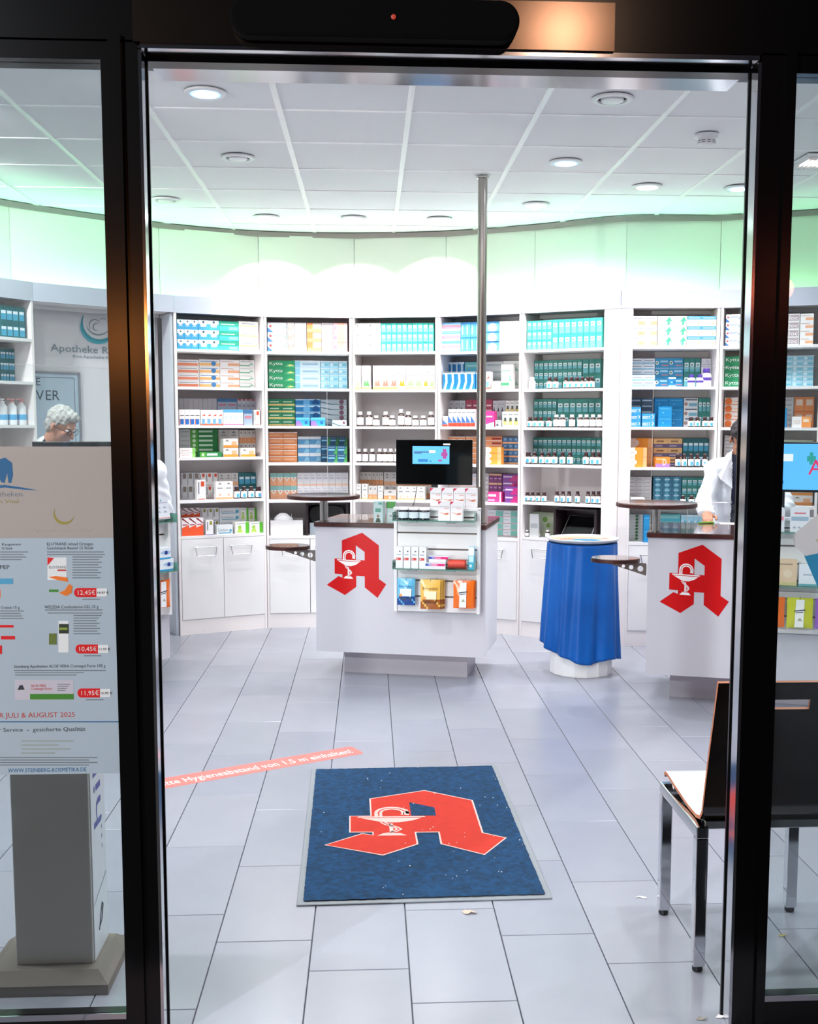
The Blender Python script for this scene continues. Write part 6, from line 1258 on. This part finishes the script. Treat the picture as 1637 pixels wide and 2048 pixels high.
    me = lp_.mesh('lapel'); me.transform(Matrix.Translation(-o3)); o = link('lapel', me, t); md = o.modifiers.new('t', 'SOLIDIFY'); md.thickness = .005
    hb = MB(); ell(hb, H(0, -.020, .036), (.083, .098, .093), SKIN, M, 20)
    if hair_style == 'bun': ell(hb, H(0, -.11, .05), (.045, .04, .045), SKIN, M)
    else: ell(hb, H(0, -.05, -.015), (.075, .062, .07), SKIN, M); ell(hb, H(0, .045, .085), (.055, .05, .035), SKIN, M)
    def hcut(p, n):
        d = p-c; a, b, z = d.dot(r), d.dot(f), d.dot(u)
        if b > .065-.0*abs(a) and z < .058: return True
        if b > .02 and z < .03: return True
        if b > -.03 and z < -.02 and True: return True
        return z < -.085
    me = remesh(hb, 'hair', .006, hair, 2, hcut)
    shift(me, lambda x, y, z: .004*np.sin(160*x+90*y)*np.sin(120*z+40*y))
    me.transform(Matrix.Translation(-o3)); o = link('hair', me, t); md = o.modifiers.new('thick', 'SOLIDIFY'); md.thickness = .012; md.offset = -1
    EW = mat('eye_white', '#f0ecea', .2); EI = mat('iris', '#3c2c24', .2)
    for s in (-1, 1):
        e = MB(); ell(e, H(s*.030, .0745, -.002), (.0125, .0125, .010), EW, M, 12); ell(e, H(s*.030, .0845, -.004), (.005, .0035, .005), EI, M, 8); me = e.mesh('eye', True); me.transform(Matrix.Translation(-o3)); link('eye', me, t)
        e = MB(); caps(e, H(s*.016, .088, .022), H(s*.046, .08, .023), .003, .002, hair, 6); me = e.mesh('eyebrow', True); me.transform(Matrix.Translation(-o3)); link('eyebrow', me, t)
    if glasses:
        g = MB(); GF = mat('glasses_frame', '#2a2326', .3)
        for s in (-1, 1):
            ring = [H(s*.031+.024*math.cos(a), .101-.006*abs(math.cos(a)), -.004+.018*math.sin(a)) for a in [2*math.pi*k/16 for k in range(17)]]; g.tube(ring, .0018, GF, 5)
            g.tube([H(s*.055, .094, .004), H(s*.078, .07, .004), H(s*.082, .0, .0)], .002, GF, 5)
        g.tube([H(-.008, .102, .0), H(.008, .102, .0)], .0018, GF, 5); me = g.mesh('glasses'); me.transform(Matrix.Translation(-o3)); link('glasses', me, t)
    return t
# the white-haired man behind the left counter, bending to the right
person('person', 'white-haired person with glasses and white coat bending over the left counter', dict(
    head=(-1.975, 7.28, 1.605), hf=(.86, -.36, -.50), hu=(.45, -.2, .87), bf=(.86, -.42, 0), neck=(-2.075, 7.32, 1.475), chest=(-2.13, 7.35, 1.22), pelvis=(-2.19, 7.36, .93),
    shl=(-2.02, 7.50, 1.385), shr=(-2.15, 7.17, 1.385), ell=(-1.86, 7.46, 1.15), elr=(-2.03, 7.08, 1.14), wrl=(-1.70, 7.30, 1.09), wrr=(-1.82, 7.08, 1.09),
    hipl=(-2.15, 7.44, .9), hipr=(-2.21, 7.27, .9), knl=(-2.15, 7.44, .48), knr=(-2.22, 7.27, .48), anl=(-2.18, 7.45, .08), anr=(-2.25, 7.27, .08)), SKIN, hair=GREYH, glasses=True, coat_open=.0, loc=(-2.19, 7.36, 0))
# the woman behind the right counter, hand on the worktop
person('person', 'person with dark hair and white lab coat over navy shirt behind right counter', dict(
    head=(2.44, 7.16, 1.525), hf=(-.12, -.86, -.50), hu=(-.05, -.45, .89), bf=(-.22, -.975, 0), neck=(2.455, 7.24, 1.40), chest=(2.50, 7.27, 1.17), pelvis=(2.53, 7.33, .90),
    shl=(2.31, 7.30, 1.315), shr=(2.66, 7.20, 1.315), ell=(2.205, 7.20, 1.10), elr=(2.70, 7.05, 1.08), wrl=(2.155, 6.97, 1.052), wrr=(2.50, 6.88, 1.075),
    handl=((-.25, -.95, -.12), (0, -.1, -1), (.97, -.25, 0), .55), handr=((-.75, -.6, -.1), (0, -.1, -1), (-.6, .75, 0), .6),
    hipl=(2.45, 7.35, .88), hipr=(2.62, 7.31, .88), knl=(2.45, 7.34, .47), knr=(2.62, 7.30, .47), anl=(2.45, 7.38, .08), anr=(2.62, 7.34, .08)), SKIN2, hair=DARKH, hair_style='bun', vox=.005, coat_open=.09, loc=(2.53, 7.33, 0))
# a colleague whose head is hidden by the left door post
person('person', 'person in white coat standing behind left counter, head hidden by left door post', dict(
    head=(-1.645, 7.84, 1.50), hf=(.3, .9, -.3), hu=(.1, .3, .95), bf=(.35, .93, 0), neck=(-1.65, 7.80, 1.38), chest=(-1.65, 7.79, 1.15), pelvis=(-1.66, 7.79, .88),
    shl=(-1.83, 7.85, 1.29), shr=(-1.475, 7.74, 1.285), ell=(-1.88, 7.88, 1.03), elr=(-1.425, 7.77, 1.03), wrl=(-1.80, 8.02, .95), wrr=(-1.43, 7.92, .98),
    hipl=(-1.74, 7.81, .86), hipr=(-1.58, 7.77, .86), knl=(-1.74, 7.81, .46), knr=(-1.58, 7.77, .46), anl=(-1.74, 7.79, .08), anr=(-1.58, 7.75, .08)), SKIN, hair=DARKH, vox=.009, loc=(-1.66, 7.79, 0))
# things by the woman's hands
PGN = mat('pen_green', '#7cb83c', .3)
mb = MB(); mb.tube([(-.055, 0, .006), (.055, 0, .006)], .0055, PGN, 8); o = mb.build('pen', None, label='green pen under the hand on the right counter', cat='pen', loc=(2.11, 6.83, 1.0015), rz=.25)
o = MB().box(-.11, .11, -.07, .07, 0, .0015, pr('#f4f4f8')).build('paper_sheet', None, label='white paper sheet on the right counter beside the lab coat', cat='paper', loc=(2.30, 6.80, 1.0015), rz=-.2)
t = thing('card_reader', 'pale blue card reader on the right counter beside door post', 'card reader', (2.385, 6.62, 1.0015), -.3)
bevel(MB().box(-.04, .04, -.03, .03, .0, .10, mat('reader_blue', '#b8cce0', .35)).build('housing', t), .006); bevel(MB().box(-.055, .05, -.045, .045, 0, .008, mat('reader_base', '#8a8e98', .4)).build('base', t), .003)

bpy.data.scenes.remove(SCRATCH)
